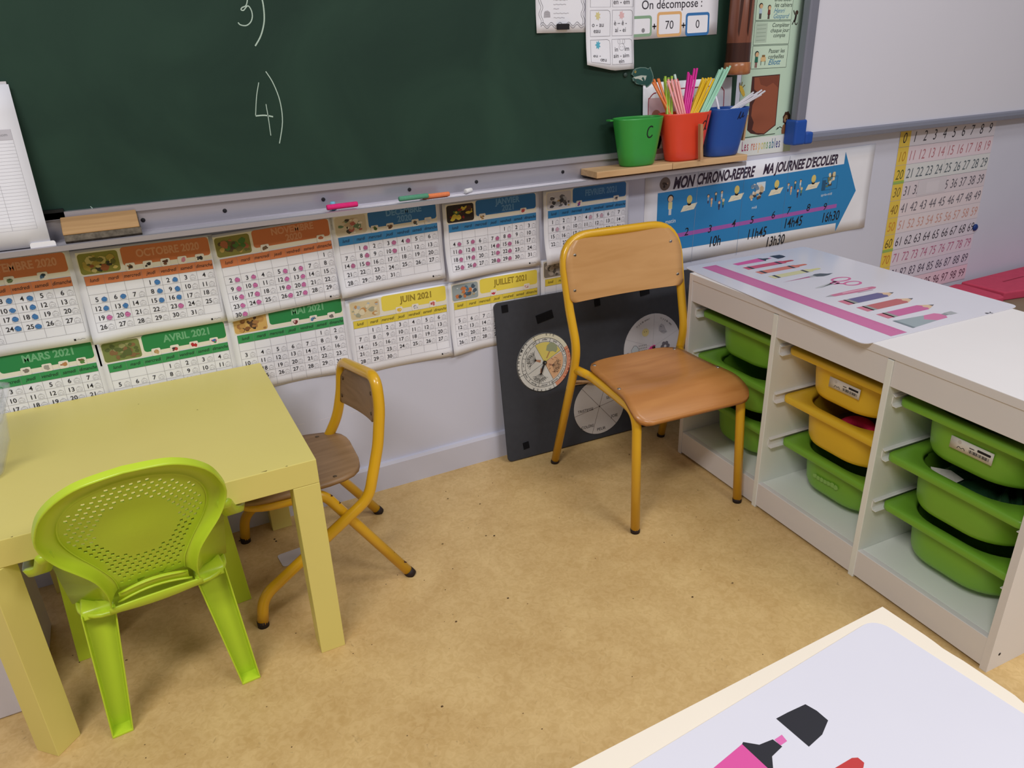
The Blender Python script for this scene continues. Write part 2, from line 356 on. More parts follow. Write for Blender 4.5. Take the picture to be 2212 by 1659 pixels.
def calendar(title, th, first, nd, ox, oz, ang, y, label, marks=None, curl=(0, 0), pic=None, icons=(), seed=1):
    """one month sheet: .284 x .205 m, grid of days, header band, picture and stickers"""
    r = random.Random(seed); band, head, tint, _ = TH[th]
    c0, c1 = curl
    cf = lambda u, v: c0*math.exp(-((u/.07)**2+(v/.05)**2))+c1*math.exp(-(((u-.284)/.06)**2+(v/.04)**2))+.0012*math.sin(u*31+seed)*max(0, 1-v/.12)
    mp = wallmap(ox, oz, y, ang, cf)
    mb = MB(); sheet(mb, mp, .284, .205, PAPER, 16, 12, .0005)
    a = Art(); bm_, hm, tm = M(band, .5), M(head, .5), M(tint, .5)
    a.L = 1; a.rect(.009, .150, .275, .2, M('EDE8D8', .55), 8, 2)
    a.L = 2
    pc = pic or PICS[th]; a.rr(.011, .152, .088, .197, .006, M(pc[0], .55)); a.rr(.094, .160, .274, .201, .007, bm_)
    a.rect(.014, .1275, .274, .148, hm, 14, 2)
    a.L = 3; blobs(a, .013, .153, .073, .042, pc[1:], 26, r, .10, .30)
    lines = title.split('|')
    a.L = 3
    for k, t in enumerate(lines):
        sz = .0235 if len(lines) == 1 else .0215
        yy = (.176 if len(lines) == 1 else .1835)-k*.0185
        a.L = 3; a.text(t, .188, yy, sz, tm, 'c', .026, 0, 0, .9 if len(t) < 12 else .8)
        a.L = 4; a.text(t, .188, yy, sz, M(_mix(tint, band), .5), 'c', -.012, 0, 0, .9 if len(t) < 12 else .8)
    a.L = 3; cw = .26/7
    for k, d in enumerate(DAYS): a.text(d, .014+cw*(k+.5), .1345, .0112, INK, 'c', .006, .35, 0, .82)
    rows = (first+nd+6)//7
    for k in range(8): a.rect(.014+cw*k-.0002, .148-.0205*(rows+1), .014+cw*k+.0002, .148, GREY, 1, 6)
    for j in range(rows+2): a.rect(.014, .148-.0205*j-.0002, .274, .148-.0205*j+.0002, GREY, 10, 1)
    for d in range(1, nd+1):
        k = first+d-1; cx = .014+cw*(k % 7); cy = .1275-.0205*(k//7)
        jx, jy = r.uniform(-.001, .001), r.uniform(-.0005, .001)
        a.L = 3; a.text(str(d), cx+.0135+jx, cy-.0165+jy, .0142, INK, 'c', .012)
        bx, by = cx+.0225+jx, cy-.0185+jy; col = (marks or {}).get(d)
        if col: a.L = 3; a.poly([(bx+.0055+.0062*math.cos(t*.7)*r.uniform(.75, 1.1), by+.0055+.0062*math.sin(t*.7)*r.uniform(.75, 1.1)) for t in range(9)], M(col, .7))
        g = M('5A5A9A' if col else '8A8890', .6) if not col else M('4A4A6A', .6); a.L = 4
        a.stroke([(bx, by), (bx, by+.007), (bx+.0022, by+.0096), (bx+.009, by+.0096), (bx+.0112, by+.007), (bx+.0112, by), (bx, by)], .00042, g)
        a.stroke([(bx+.0025, by+.0006), (bx+.0025, by+.0048), (bx+.0086, by+.0048), (bx+.0086, by+.0006)], .0004, g)
        a.stroke([(bx+.0038, by+.0096), (bx+.0042, by+.0114), (bx+.007, by+.0114), (bx+.0074, by+.0096)], .0004, g)
    a.L = 4.5
    for kx, cols in icons:
        w = .019; yy = .148; a.L = 4.6; a.rr(kx-w/2, yy, kx+w/2, yy+.0175, .003, M('EFE9DE', .5))
        a.L = 4.8; blobs(a, kx-w/2+.0015, yy+.0015, w-.003, .0145, cols, 6, r, .3, .75)
    a.L = 3; a.rect(.248, .008, .252, .0125, BLACK); a.stroke([(.254, .009), (.257, .0115), (.26, .009), (.264, .0112), (.27, .0098)], .0008, GREY)
    a.emit(mb, mp)
    tag(mb.build('calendar', org=(ox+.142, y, oz)), label, 'calendar', 'month calendars on the wall')
def _mix(a, b):
    f = lambda h: [int(h[i:i+2], 16) for i in (0, 2, 4)]
    return '%02X%02X%02X' % tuple((p*2+q)//3 for p, q in zip(f(a), f(b)))
BL, PK, PK2 = '4A86C8', 'C874A0', 'D878B4'
wd = lambda first, days: {d: 0 for d in days}
mk = lambda days, col: {d: col for d in days}
brown = ['6A5238', '3C342C', 'A07850']; red_ = ['B84A4A', 'D06A6A']; dark = ['2C2A2C', '4A4648', '7C7674']
Y1, Y2 = .003, .0095
calendar('MARS 2021', 'g', 0, 31, -.397, .377, .0, Y2, 'green headed MARS 2021 calendar with no coloured days, partly behind the table', None, (0, 0), ['C8CCB4', '7A8A5A', 'A8A078', '5C5040'], [(.14, ['6A625A', '8A8278']), (.18, ['A8A49C']), (.212, ['C08A5A', 'A86A40']), (.247, ['7A6A48', '5C8A4A'])], 11)
calendar('AVRIL 2021', 'g', 3, 30, -.116, .367, .005, Y2, 'green headed AVRIL 2021 calendar with a red boot and coloured eggs', None, (0, 0), ['7E8A4E', '5E6A3C', '8A6A48', '9A9A68'], [(.118, ['C8A878', '4A3A30', 'B89060']), (.158, ['B84A4A', '3A3638']), (.2, ['B82C34', 'C43A40']), (.245, ['3C78C0', 'E4D25A', '3E9A5C', 'D05A5A'])], 12)
calendar('MAI 2021', 'g', 5, 31, .167, .379, .0, Y2, 'green headed MAI 2021 calendar with a dark horse picture', None, (.004, .006), ['D8B068', '8A5A34', '3C302A', '5A4030', 'C89A58', 'A87848'], [(.155, ['7A3A3A', 'D8B0B0', '4A2A2A']), (.2, ['5A8AB0', '3A4A5A', 'E0C8B0']), (.245, dark)], 13)
calendar('JUIN 2021', 'y', 1, 30, .451, .361, .0, Y2, 'yellow headed JUIN 2021 calendar with a beach picture and a sun', None, (.0, .008), ['DCCBA4', 'C8945A', 'A8A890', 'B8C0C4', 'E4D8B8'], [(.14, ['E8C048', 'F0D878']), (.185, ['D8D6D8', '8A8890']), (.235, red_)], 14)
calendar('JUILLET 2021', 'y', 3, 31, .733, .361, .0, Y2, 'yellow headed JUILLET 2021 calendar running behind the grey weather board', None, (.012, 0), ['9CA8AC', 'C8D0D4', '5A7A94', 'C87A4A', '4A5A6A', 'B8A888'], [(.135, ['C83A4A', 'E8E0E0']), (.24, ['B83A4A', 'E8D8D0', '4A3A5A'])], 15)
calendar('AOUT 2021', 'y', 6, 31, 1.019, .38, .0, Y2, 'yellow headed calendar mostly hidden behind the yellow school chair', None, (0, 0), ['8C8680', 'A8A29C', '5A5652', 'B8B0A8'], [(.2, ['8A8680'])], 16)
calendar('SEPTEMBRE 2020', 'o', 1, 30, -.400, .577, .0, Y1, 'orange headed SEPTEMBRE 2020 calendar with blue days at the far left', mk([1, 3, 4, 7, 8, 10, 11, 14, 15, 17, 18, 21, 22, 24, 25], BL), (.002, .004), None, [(.165, ['5A6A48', '7A8A60', '3A4A34']), (.225, ['4A6A8A', '2A3A4A', 'B8C0C8'])], 1)
calendar('OCTOBRE 2020', 'o', 3, 31, -.117, .572, -.006, Y1, 'orange headed OCTOBRE 2020 calendar with blue and pink days', {**mk([1, 2, 5, 6, 8, 9, 12, 13, 15, 16], BL), **mk([19, 20, 23], PK2)}, (.014, .002), None, [(.107, brown), (.142, ['2C2624', '3C3430']), (.178, ['5A3828', '7A5038']), (.213, ['D88AA0', 'B84A5A']), (.25, dark)], 2)
calendar('NOVEMBRE|2020', 'o', 6, 30, .166, .568, .035, Y1, 'orange headed NOVEMBRE 2020 calendar with pink days', mk([2, 3, 5, 6, 9, 10, 12, 13, 16, 17, 19, 20, 23, 24, 26, 27, 30], PK2), (.010, .003), ['8A8440', '4E7A3C', 'B06A4A', '5A4A34', 'C8A860', '6E6A38'], [(.118, ['5A4838', '7A6048']), (.25, ['C07048', 'A85A38'])], 3)
calendar('DECEMBRE|2020', 'b', 1, 31, .441, .580, .018, Y1, 'blue headed DECEMBRE 2020 calendar with a christmas tree picture', mk([1, 3, 4, 8, 10, 14, 15], PK), (.014, .003), None, [(.108, ['4A6A3A', 'A89A58']), (.148, ['7A5A40', '5A4030']), (.215, ['6A5A4A', '3A6A7A']), (.25, ['8A94A0', 'D8DCE4'])], 4)
calendar('JANVIER|2021', 'b', 4, 31, .730, .575, .004, Y1, 'blue headed JANVIER 2021 calendar with a golden tower picture', mk([4, 5, 7, 8, 11, 12, 14, 15, 18, 19, 21, 22, 25, 26, 28, 29], PK), (.016, .002), ['2E2420', '5A3A2C', 'D8C048', '8A2A2A', '3A2A28', '4A6A3A'], [(.112, ['8A6A48', 'C8A060']), (.235, red_)], 5)
calendar('FEVRIER 2021', 'b', 0, 28, 1.028, .575, .004, Y1, 'blue headed FEVRIER 2021 calendar with a snow picture behind the chair back', mk([4, 5, 8], 'D8B0C4'), (.016, .0), ['D4D2D8', 'E8E8EC', '6A6A70', 'C8A860', '4A4A50', 'B8BCC4'], [(.115, ['A84A8A', '5A5AA8']), (.24, ['C8B8A8', '4A4A5A'])], 6)

# ------------------------------------------------------------------ papers and bits on the chalkboard
YB = -.0235
mp = wallmap(.998, 1.168, YB, -.004, lambda u, v: .004*math.exp(-((u/.03)**2+(v/.03)**2)))
mb = MB(); sheet(mb, mp, .152, .21, PAPER, 8, 10); a = Art(); a.L = 2
for s in (1, -1):
    off = .0028*s
    a.stroke([(.012+k*.0042+.0, .017+off+.0042*math.sin(k*1.05)) for k in range(31)], .0009, M('66646C', .6), 2)
    for x in (.014, .136): a.stroke([(x+off+.003*math.sin(k*.9), .018+k*.0045) for k in range(42)], .0009, M('66646C', .6), 2)
for k in range(30): a.stroke([(.013+k*.0042, .0142+.0042*math.sin(k*1.05)), (.0145+k*.0042, .0198+.0042*math.sin(k*1.05))], .0005, LGREY)
for k in range(9): a.stroke([(.05+j*.004, .034+k*.0098+.0008*math.sin(j*2.3+k*3)) for j in range(int(9+4*math.sin(k*2.2)))], .0011, LGREY, 2)
a.poly([(.022, .034), (.041, .035), (.040, .046), (.034, .05), (.026, .049), (.023, .045)], LGREY)
for k in range(3): a.stroke([(.023, .037+k*.004), (.04, .038+k*.004)], .0006, GREY)
a.emit(mb, mp); tag(mb.build('poem_sheet', org=(1.07, YB, 1.168)), 'white poem sheet with a wavy chain border held on the chalkboard', 'paper')
mb = MB(); mb.box((1.056, -.034, 1.1745), (1.0885, YB-.0012, 1.188), BLACK); tag(mb.build('magnet', org=(1.072, -.03, 1.1745), bevel=.001), 'black bar magnet on the poem sheet', 'magnet')

mp = wallmap(1.140, 1.074, -.0275, 0, lambda u, v: .006*math.exp(-(v/.05)**2)+.004*math.exp(-(u/.04)**2)*max(0, 1-v/.12))
def shp(u, v, h):
    lo = max(0, .017*(1-u/.085)) if u < .085 else .002*(u-.085)/.065
    w = v if v > .04 else lo+(v)*(.04-lo)/.04
    return mp(u, w, h)
mb = MB(); sheet(mb, shp, .149, .30, PAPER, 10, 16); a = Art(); a.L = 2
for x0, x1 in ((.013, .074), (.080, .144)):
    for z0, z1 in ((.150, .30), (.083, .143), (.014, .075)):
        a.stroke([(x0, z0), (x0, z1), (x1-.008, z1), (x1-.002, z1-.003), (x1, z1-.010), (x1, z0)], .0009, GREY, closed=True)
def T(t, x, z, s=.0165): a.text(t, x, z, s, M('55535C', .6), 'l', .006)
T('en - em', .083, .1565); T('o - au', .0185, .105, .0155); T('eau', .0235, .091, .0155); T('è – ê -', .086, .108, .0155); T('ai - ei', .0895, .092, .0155)
T('eu -', .0205, .032, .0155); T('œu', .0425, .0205, .0155); T('in', .089, .046, .0155); T('im', .120, .047, .0155); T('ain - aim', .0845, .031, .0145); T('ein', .101, .0175, .0145)
def scrib(x, z, c, seed):
    r = random.Random(seed); a.L = 2.2
    a.poly([(x+.009*math.cos(k*.449)*(1 if k % 2 else r.uniform(.45, .7)), z+.011*math.sin(k*.449)*(1 if k % 2 else r.uniform(.5, .75))) for k in range(14)], M(c, .7)); a.L = 2
scrib(.036, .130, 'DCD29A', 1); scrib(.109, .131, 'E4BCC0', 2); scrib(.036, .063, '5CB4D0', 3)
for ex in (.102, .117): a.stroke(circ(ex, .0695, .0035, 10, .006), .0007, GREY, closed=True)
a.stroke(circ(.1105, .0565, .0085, 14), .0007, GREY, closed=True); a.circ(.107, .057, .0009, GREY, 6); a.circ(.114, .057, .0009, GREY, 6)
a.emit(mb, shp); tag(mb.build('sound_chart', org=(1.21, -.0275, 1.075)), 'long white sheet of boxed letter sounds hanging lowest on the chalkboard', 'paper')

mp = wallmap(1.262, 1.1455, YB, .026)
mb = MB(); sheet(mb, mp, .312, .215, PAPER, 8, 6); a = Art(); a.L = 2
a.text('On décompose :', .155, .071, .030, M('3A3842', .6), 'c', .004, 0, 0, 1.0)
for x0, x1, z0, z1, c, t in ((.02, .088, .006, .056, '8CAE92', ''), (.105, .187, .002, .0625, 'E4B47C', '70'), (.201, .283, .0, .057, '3C78B8', '0')):
    a.L = 2; a.rr(x0, z0, x1, z1, .008, M(c, .5)); a.L = 3; a.rr(x0+.006, z0+.007, x1-.006, z1-.007, .004, PAPER); a.L = 4
    if t: a.text(t, (x0+x1)/2, z0+.019, .029, M('3A3842', .6), 'c', .002)
a.L = 4; a.circ(.06, .021, .0055, GREY, 10)
for x, z in ((.0965, .029), (.194, .0275)):
    a.L = 2; a.rect(x-.0065, z-.0016, x+.0065, z+.0016, BLACK); a.rect(x-.0016, z-.0065, x+.0016, z+.0065, BLACK)
a.emit(mb, mp); tag(mb.build('number_poster', org=(1.42, YB, 1.146)), 'white On décompose poster with green, orange and blue framed boxes', 'poster')

fp = [(.0, .030), (.004, .040), (.013, .045), (.026, .047), (.04, .046), (.05, .042), (.056, .046), (.058, .040), (.062, .033), (.066, .022), (.066, .013), (.06, .004), (.052, -.002), (.046, -.005), (.042, .001), (.03, .002), (.022, .004), (.014, .006), (.010, .012), (.005, .013), (.003, .020), (.008, .024)]
fpx = [(1.287+u*1.1, 1.032+v) for u, v in fp]
fmap = lambda u, v, h: Vector((u, YB-h, v))
mb = MB(); mb.prism(fpx, fmap, 0, .004, M('6E8880', .4)); a = Art(); a.L = 0
cx, cz = 1.322, 1.053
a.L = 19; a.poly([(cx+(u-cx)*.93, cz+(v-cz)*.92) for u, v in fpx], M('2C5450', .5)); a.L = 20
a.poly([(1.292, 1.0545), (1.303, 1.0565), (1.318, 1.0585), (1.336, 1.057), (1.333, 1.048), (1.327, 1.040), (1.320, 1.046), (1.308, 1.0505), (1.299, 1.0505)], M('C0C8C0', .5)); a.L = 21
a.stroke([(1.3215, 1.053), (1.327, 1.045), (1.32, 1.039), (1.311, 1.038)], .006, M('2C5450', .5), 4)
a.circ(1.298, 1.068, .0032, M('C8B060', .4), 10); a.L = 22; a.circ(1.298, 1.068, .0016, BLACK, 8)
a.L = 20; a.poly([(1.296, 1.041), (1.303, 1.043), (1.302, 1.047), (1.297, 1.047)], M('3A4A46', .5))
a.emit(mb, fmap); tag(mb.build('frog_cutout', org=(1.325, YB, 1.03)), 'dark green cut out frog with a pale belly stuck on the chalkboard', 'magnet')
mb = MB(); mb.disc((1.268, YB+.001, 1.062), (0, -1, 0), .006, .005, M('3A4A46', .4)); tag(mb.build('magnet', org=(1.268, -.026, 1.056)), 'small dark round magnet left of the frog', 'magnet')

# planks on the tray, card and cups
PINE = mat_wood('C09A6E', 'D8B488', .6, (5, 60, 60), 0, 'pine plank')
for x0, x1, lab in ((1.128, 1.377, 'raw pine plank under the green cup, leftmost on the tray'), (1.3785, 1.650, 'raw pine plank under the orange and blue cups')):
    mb = MB(); mb.box((x0, -.107, .8155), (x1, -.0275, .8325), PINE); tag(mb.build('wood_plank', org=((x0+x1)/2, -.066, .8155), bevel=.0015), lab, 'plank', 'planks on the chalk tray')
mp = wallmap(1.328, .8335, -.034, .006, None, -.04)
mb = MB(); sheet(mb, mp, .315, .205, PAPER, 4, 4); a = Art(); a.L = 2; RD = M('A84A5C', .6)
a.stroke([(.018, .0), (.018, .150), (.022, .165), (.034, .176), (.045, .178)], .003, RD, 3); a.rect(.09, .183, .255, .186, RD)
a.stroke([(.275, .181), (.284, .172), (.287, .155), (.287, .0)], .003, RD, 3)
a.L = 1.6; a.rect(.02, .06, .16, .165, M('DEBEC8', .6)); a.L = 2.2
a.circ(.045, .118, .016, M('B07A6A', .6)); a.circ(.055, .10, .02, M('6A4A4A', .6), 12, .012)
a.text('an', .178, .147, .038, M('5A5862', .6), 'c', .0)
a.L = 3; a.stroke([(.055, .10), (.02, .065), (.06, .06), (.045, .02), (.015, .018), (.018, .05), (.012, .09)], .0085, BLACK, 5); a.stroke([(.02, .105), (.03, .112), (.04, .098)], .004, BLACK, 3)
a.emit(mb, mp); tag(mb.build('sound_card', org=(1.48, -.03, .8335)), 'white sound card with a dark red frame standing behind the cups', 'card')
def cup(name, label, cx, wt, wb, z1, col, dt=.041, db=.031, lean=0, ytop=0):
    t = thing(name, label, 'cup', (cx, -.071, .8328), group='coloured cups on the plank')
    mat = M(col, .38, .45, .03, 20, coat=.1); mb = MB(); n = 36
    def ring(w, d, z, l):
        # flattened oval: straight-ish back, round front
        return [Vector((cx+lean*l+w*math.copysign(abs(math.cos(k*2*math.pi/n))**.8, math.cos(k*2*math.pi/n)), -.071+d*math.copysign(abs(math.sin(k*2*math.pi/n))**.85, math.sin(k*2*math.pi/n)), z)) for k in range(n)]
    h = z1-.8328; R = []
    for w, d, z, l in ((wb-.004, db-.004, 0, 0), (wb, db, .004, 0)): R.append(ring(w, d, .8328+z, l))
    for f in (.25, .5, .75, .97, 1.0): R.append(ring(wb+(wt-wb)*f, db+(dt-db)*f, .8328+h*f, f))
    for f in (1.0, .97, .5, .05): R.append(ring(wb+(wt-wb)*f-.0028, db+(dt-db)*f-.0028, .8328+h*f-(0 if f < 1 else .0003), f))
    mb.loft(R, mat); b = mb.build('body', t)
    # surface point in front for the marker letter
    def surf(x, z, h_):
        f = (z-.8328)/h; w = wb+(wt-wb)*f; d = db+(dt-db)*f; q = max(-1, min(1, (x-cx-lean*f)/w)); cc = abs(q)**(1/.8); s_ = max(0, 1-cc*cc)**.5
        return Vector((x, -.071-d*s_**.85-h_, z))
    return t, surf
gcup, gs = cup('storage_cup', 'green plastic cup marked c, empty, at the left end of the plank', 1.281, .0755, .052, .957, '349A40')
mb = MB(); a = Art(); a.L = 2; a.stroke([(x_-.014, z_-.003) for x_, z_ in ((1.3165, .9355), (1.311, .9385), (1.304, .936), (1.2995, .928), (1.299, .918), (1.3035, .911), (1.311, .911), (1.3165, .916))], .0034, BLACK, 5); a.emit(mb, gs); mb.build('marker_letter', gcup)
mb = MB(); mb.box((1.196, -.064, .951), (1.210, -.045, .9545), M('3FA046', .38, .45, .03, 20, coat=.1)); mb.build('rim_hook', gcup)
ocup, os_ = cup('storage_cup', 'orange plastic cup marked d, full of coloured straws', 1.4395, .0835, .056, .960, 'E2452A')
mb = MB(); a = Art(); a.L = 2; a.stroke([(x_-.010, z_-.004) for x_, z_ in ((1.4985, .936), (1.494, .9405), (1.487, .936), (1.4825, .925), (1.484, .916), (1.490, .9155), (1.4965, .926), (1.5035, .956))], .0032, BLACK, 5); a.stroke([(1.4935, .952), (1.489, .926), (1.4885, .914), (1.493, .915)], .0032, BLACK, 4); a.emit(mb, os_); mb.build('marker_letter', ocup)
bcup, bs = cup('storage_cup', 'blue plastic cup marked u, holding white straws', 1.578, .066, .055, .963, '1C4C9E', .04, .031, .018)
mb = MB(); a = Art(); a.L = 2; a.stroke([(x_-.012, z_-.003) for x_, z_ in ((1.610, .936), (1.616, .949), (1.6195, .956), (1.616, .943), (1.619, .938), (1.6245, .942), (1.630, .953), (1.628, .943), (1.631, .941), (1.636, .945))], .003, M('14183A', .5), 5); a.emit(mb, bs); mb.build('marker_letter', bcup)
PEG = mat_wood('B08862', 'C8A47C', .7, (60, 60, 8), 0, 'peg wood')
pg = thing('clothespin', 'wooden clothespin clipped on the front of the orange cup', 'clothespin', (1.460, -.117, .8345))
for nm, dy in (('outer_prong', -.0055), ('inner_prong', 0)):
    mb = MB(); mb.loft([[Vector((x, y, z)) for x, y in ((cx-.0048, yy-.0024), (cx+.0048, yy-.0024), (cx+.0048, yy+.0024), (cx-.0048, yy+.0024))] for cx, yy, z in ((1.470, -.1105+dy, .836), (1.4645, -.1125+dy, .87), (1.4555, -.1185+dy, .922), (1.4535, -.1198+dy, .931))], PEG, smooth=False); mb.build(nm, pg)
pg = thing('clothespin', 'wooden clothespin clipped on the right side of the blue cup', 'clothespin', (1.652, -.06, .845))
mb = MB(); mb.loft([[Vector((x, y, z)) for x, y in ((cx-.003, -.076), (cx+.003, -.076), (cx+.003, -.066), (cx-.003, -.066))] for cx, z in ((1.660, .868), (1.6625, .90), (1.6665, .933), (1.6665, .938))], PEG, smooth=False); mb.build('outer_prong', pg)

def straws(colname, col, n, top, bot, spread, zb, group, lab, r=.0033, jit=.012, dy=.0):
    """a bundle: each straw is its own tube, from inside the cup out to its tip"""
    rs = random.Random(hash(colname) % 997 if False else sum(map(ord, colname)))
    for k in range(n):
        f = (k/(n-1)-.5) if n > 1 else 0
        tx, tz = top[0]+spread*1.1*f, top[1]+rs.uniform(-jit, .002); bx, bz = bot[0]+spread*.75*f, bot[1]
        t = (zb-tz)/(bz-tz); ex = tx+(bx-tx)*t
        lay = (k % 2)*.007-.0035; ya, yb = -.071+lay+rs.uniform(-.002, .002)+dy, -.071+lay+rs.uniform(-.002, .002)+dy*.5
        p0, p1 = Vector((ex, yb, zb)), Vector((tx, ya, tz)); mb = MB(); m = M(col, .3, .5, .02, 60)
        d = (p1-p0).normalized(); a1 = d.orthogonal().normalized(); b1 = d.cross(a1)
        R = lambda c, q: [c+(a1*math.cos(j*.6283)+b1*math.sin(j*.6283))*q for j in range(10)]
        mb.loft([R(p0, r), R(p1, r), R(p1, r*.75), R(p0, r*.75)], m, False, False)
        o = mb.build('straw', org=p0); tag(o, lab, 'straw', group)
ST = 'straws in the cups'
straws('orange', 'E0762E', 4, (1.334, 1.051), (1.361, 1.0), .020, .842, 'orange straws', 'orange plastic straw at the left of the orange cup')
straws('green', '9CBE3A', 5, (1.372, 1.058), (1.382, .966), .020, .84, 'light green straws', 'light green plastic straw leaning in the orange cup')
straws('red', 'D8203C', 2, (1.400, 1.050), (1.437, .962), .010, .84, 'red straws', 'red plastic straw behind the pale pink straws')
straws('clearone', 'C8DAD4', 1, (1.394, 1.062), (1.43, .96), 0, .84, None, 'single pale straw sticking up above the red straws')
straws('pink', 'F0A2A2', 8, (1.382, 1.047), (1.416, .962), .038, .84, 'pale pink straws', 'pale pink plastic straw at the front of the orange cup', .003, .006, -.012)
straws('magenta', 'D62C96', 7, (1.456, 1.071), (1.442, .962), .025, .84, 'magenta straws', 'magenta plastic straw in the middle of the orange cup', .0029, .022)
straws('yellow', 'E8BC28', 9, (1.512, 1.043), (1.471, .962), .034, .842, 'yellow straws', 'yellow plastic straw at the right of the orange cup', .003, .008)
straws('mint', 'A4D8BE', 9, (1.568, 1.070), (1.508, .962), .034, .845, 'mint green straws', 'mint green plastic straw leaning right over the blue cup', .003, .010)
straws('white', 'E4E2EC', 7, (1.704, 1.001), (1.632, .964), .038, .93, 'white straws', 'white plastic straw leaning out to the right of the blue cup', .0027, .012)
straws('solo', 'DAD8E6', 1, (1.541, 1.0), (1.554, .965), 0, .84, None, 'lone white straw upright at the left of the blue cup')

# dark wooden pipe hanging over the board's right edge
DK = mat_wood('3A201A', '4C2C22', .3, (50, 50, 5), .5, 'dark stained wood'); LT = mat_wood('9A5E3A', 'B87C50', .3, (50, 50, 6), .5, 'amber wood'); MD = mat_wood('6E4030', '8A5440', .3, (50, 50, 4), .5, 'red brown wood')
dg = thing('wooden_pipe', 'dark polished wooden pipe hanging over the right edge of the chalkboard', 'wooden pipe', (1.621, -.064, 1.046))
mb = MB(); tm = lambda x, rr, z, n=24: [Vector((x+rr*math.cos(k*2*math.pi/n), -.064+rr*math.sin(k*2*math.pi/n), z)) for k in range(n)]
mb.loft([tm(1.621, .034, 1.078), tm(1.6205, .0335, 1.13)], DK, False, False); mb.loft([tm(1.6205, .0335, 1.13), tm(1.62, .031, 1.60)], MD, False, True)
for th in (-2.3, -1.55, -.8, .2, 1.6):
    P = [(th-.16, 1.16), (th-.05, 1.145), (th+.05, 1.20), (th+.22, 1.34), (th+.1, 1.55), (th-.1, 1.55), (th-.14, 1.3)]
    mb.add([(1.6205+.0345*math.cos(t), -.064+.0345*math.sin(t), z) for t, z in P], [tuple(range(len(P)))], DK)
mb.build('body', dg)
mb = MB(); mb.loft([tm(1.621, .030, 1.048), tm(1.621, .0365, 1.051), tm(1.621, .038, 1.062), tm(1.621, .0365, 1.070), tm(1.621, .036, 1.079), tm(1.621, .0335, 1.081)], LT); mb.build('end_ring', dg)

# ------------------------------------------------------------------ posters right of the board
mp = wallmap(1.712, .807, .0105, 0)
mb = MB(); GP = M('C2DCC8', .45, .35, .02, 10, 'pale green card'); sheet(mb, mp, .232, .62, GP, 6, 14); a = Art(); a.L = 2
U = lambda x, z: (x-1.712, z-.807); DKL = M('3A4A44', .6); HB = M('3C7CA8', .6)
for z0, z1 in ((1.187, 1.262), (1.122, 1.184), (1.057, 1.119)):
    x0, y0 = U(1.745, z0); x1, y1 = U(1.886, z1); a.L = 1; a.rect(x0, y0, x1, y1, M('CCE4D0', .45)); a.L = 2; a.box(x0, y0, x1, y1, .001, .0011, DKL)
def PT(t, x, z, s, m=DKL, al='l', b=.006, sh=.15): u, v = U(x, z); a.text(t, u, v, s, m, al, b, sh)
PT('Distribuer', 1.882, 1.2365, .0165, al='r'); PT('les cahiers', 1.884, 1.2215, .0165, al='r'); PT('Henri', 1.814, 1.206, .018, HB, b=0, sh=.4); PT('Gaspard', 1.815, 1.1915, .018, HB, b=0, sh=.4)
PT('Compléter', 1.848, 1.1685, .0155, al='c'); PT('chaque jour', 1.846, 1.1545, .0155, al='c'); PT('compte', 1.845, 1.141, .0155, al='c')
PT('Passer les', 1.8095, 1.0985, .0165); PT('corbeilles', 1.8095, 1.083, .0165); PT('Eliott', 1.812, 1.066, .022, HB, b=.01, sh=.4)
def kid(x, z, hair, top, leg, s=1):
    u, v = U(x, z); a.L = 3
    a.rect(u-.004*s, v, u-.0005*s, v+.014*s, M(leg, .6)); a.rect(u+.0005*s, v, u+.004*s, v+.014*s, M(leg, .6)); a.poly([(u-.006*s, v+.013*s), (u+.006*s, v+.013*s), (u+.005*s, v+.028*s), (u-.005*s, v+.028*s)], M(top, .6))
    a.circ(u, v+.034*s, .0075*s, M(hair, .6), 12); a.L = 3.3; a.circ(u+.001*s, v+.0325*s, .006*s, M('D8B48C', .6), 12); a.L = 2
kid(1.762, 1.191, '2A2624', 'B8D0E0', '2C2A30'); kid(1.795, 1.19, '3A2A24', '7A3A34', '4A2A28', .9); kid(1.763, 1.06, '2A3A34', '2E6E5C', '8A5A5A', 1.1)
u, v = U(1.788, 1.066); a.L = 3; a.rect(u-.008, v+.010, u+.012, v+.022, M('DCBE8C', .6)); a.stroke([(u-.006, v), (u-.006, v+.012)], .002, DKL); a.stroke([(u+.010, v), (u+.010, v+.012)], .002, DKL); a.rect(u-.004, v+.022, u+.008, v+.028, M('8A6A40', .6))
u, v = U(1.750, 1.128); a.L = 2; a.rect(u, v, u+.045, v+.052, M('B8CCBC', .6)); a.L = 2.5
for k in range(5): a.stroke([(u+.004, v+.006+k*.010), (u+.04, v+.007+k*.010)], .0012, M('8AA090', .6))
MK = M('2E2622', .6); u, v = U(1.9, 1.172); a.L = 3
a.circ(u+.006, v+.034, .0062, M('4A3A30', .6), 10); a.stroke([(u+.004, v+.028), (u+.002, v+.015), (u-.002, v+.010)], .007, MK, 4); a.stroke([(u+.0, v+.028), (u-.008, v+.040)], .003, MK); a.stroke([(u-.002, v+.012), (u-.008, v+.002)], .003, MK); a.stroke([(u+.002, v+.012), (u+.004, v+.004), (u+.010, v+.002), (u+.012, v+.007)], .0025, MK, 4)
TK = M('7C4434', .5); TL = M('94543E', .5); a.L = 2
a.poly([U(*p) for p in ((1.753, 1.036), (1.865, 1.038), (1.869, .89), (1.824, .866), (1.80, .8665), (1.768, .873), (1.752, .884))], M('4C2C2A', .5)); a.L = 2.5
a.poly([U(*p) for p in ((1.762, 1.033), (1.862, 1.035), (1.866, .892), (1.823, .869), (1.79, .873), (1.772, .884), (1.776, .905), (1.763, .925), (1.764, .955), (1.776, .975), (1.79, .985), (1.765, 1.0))], TL)
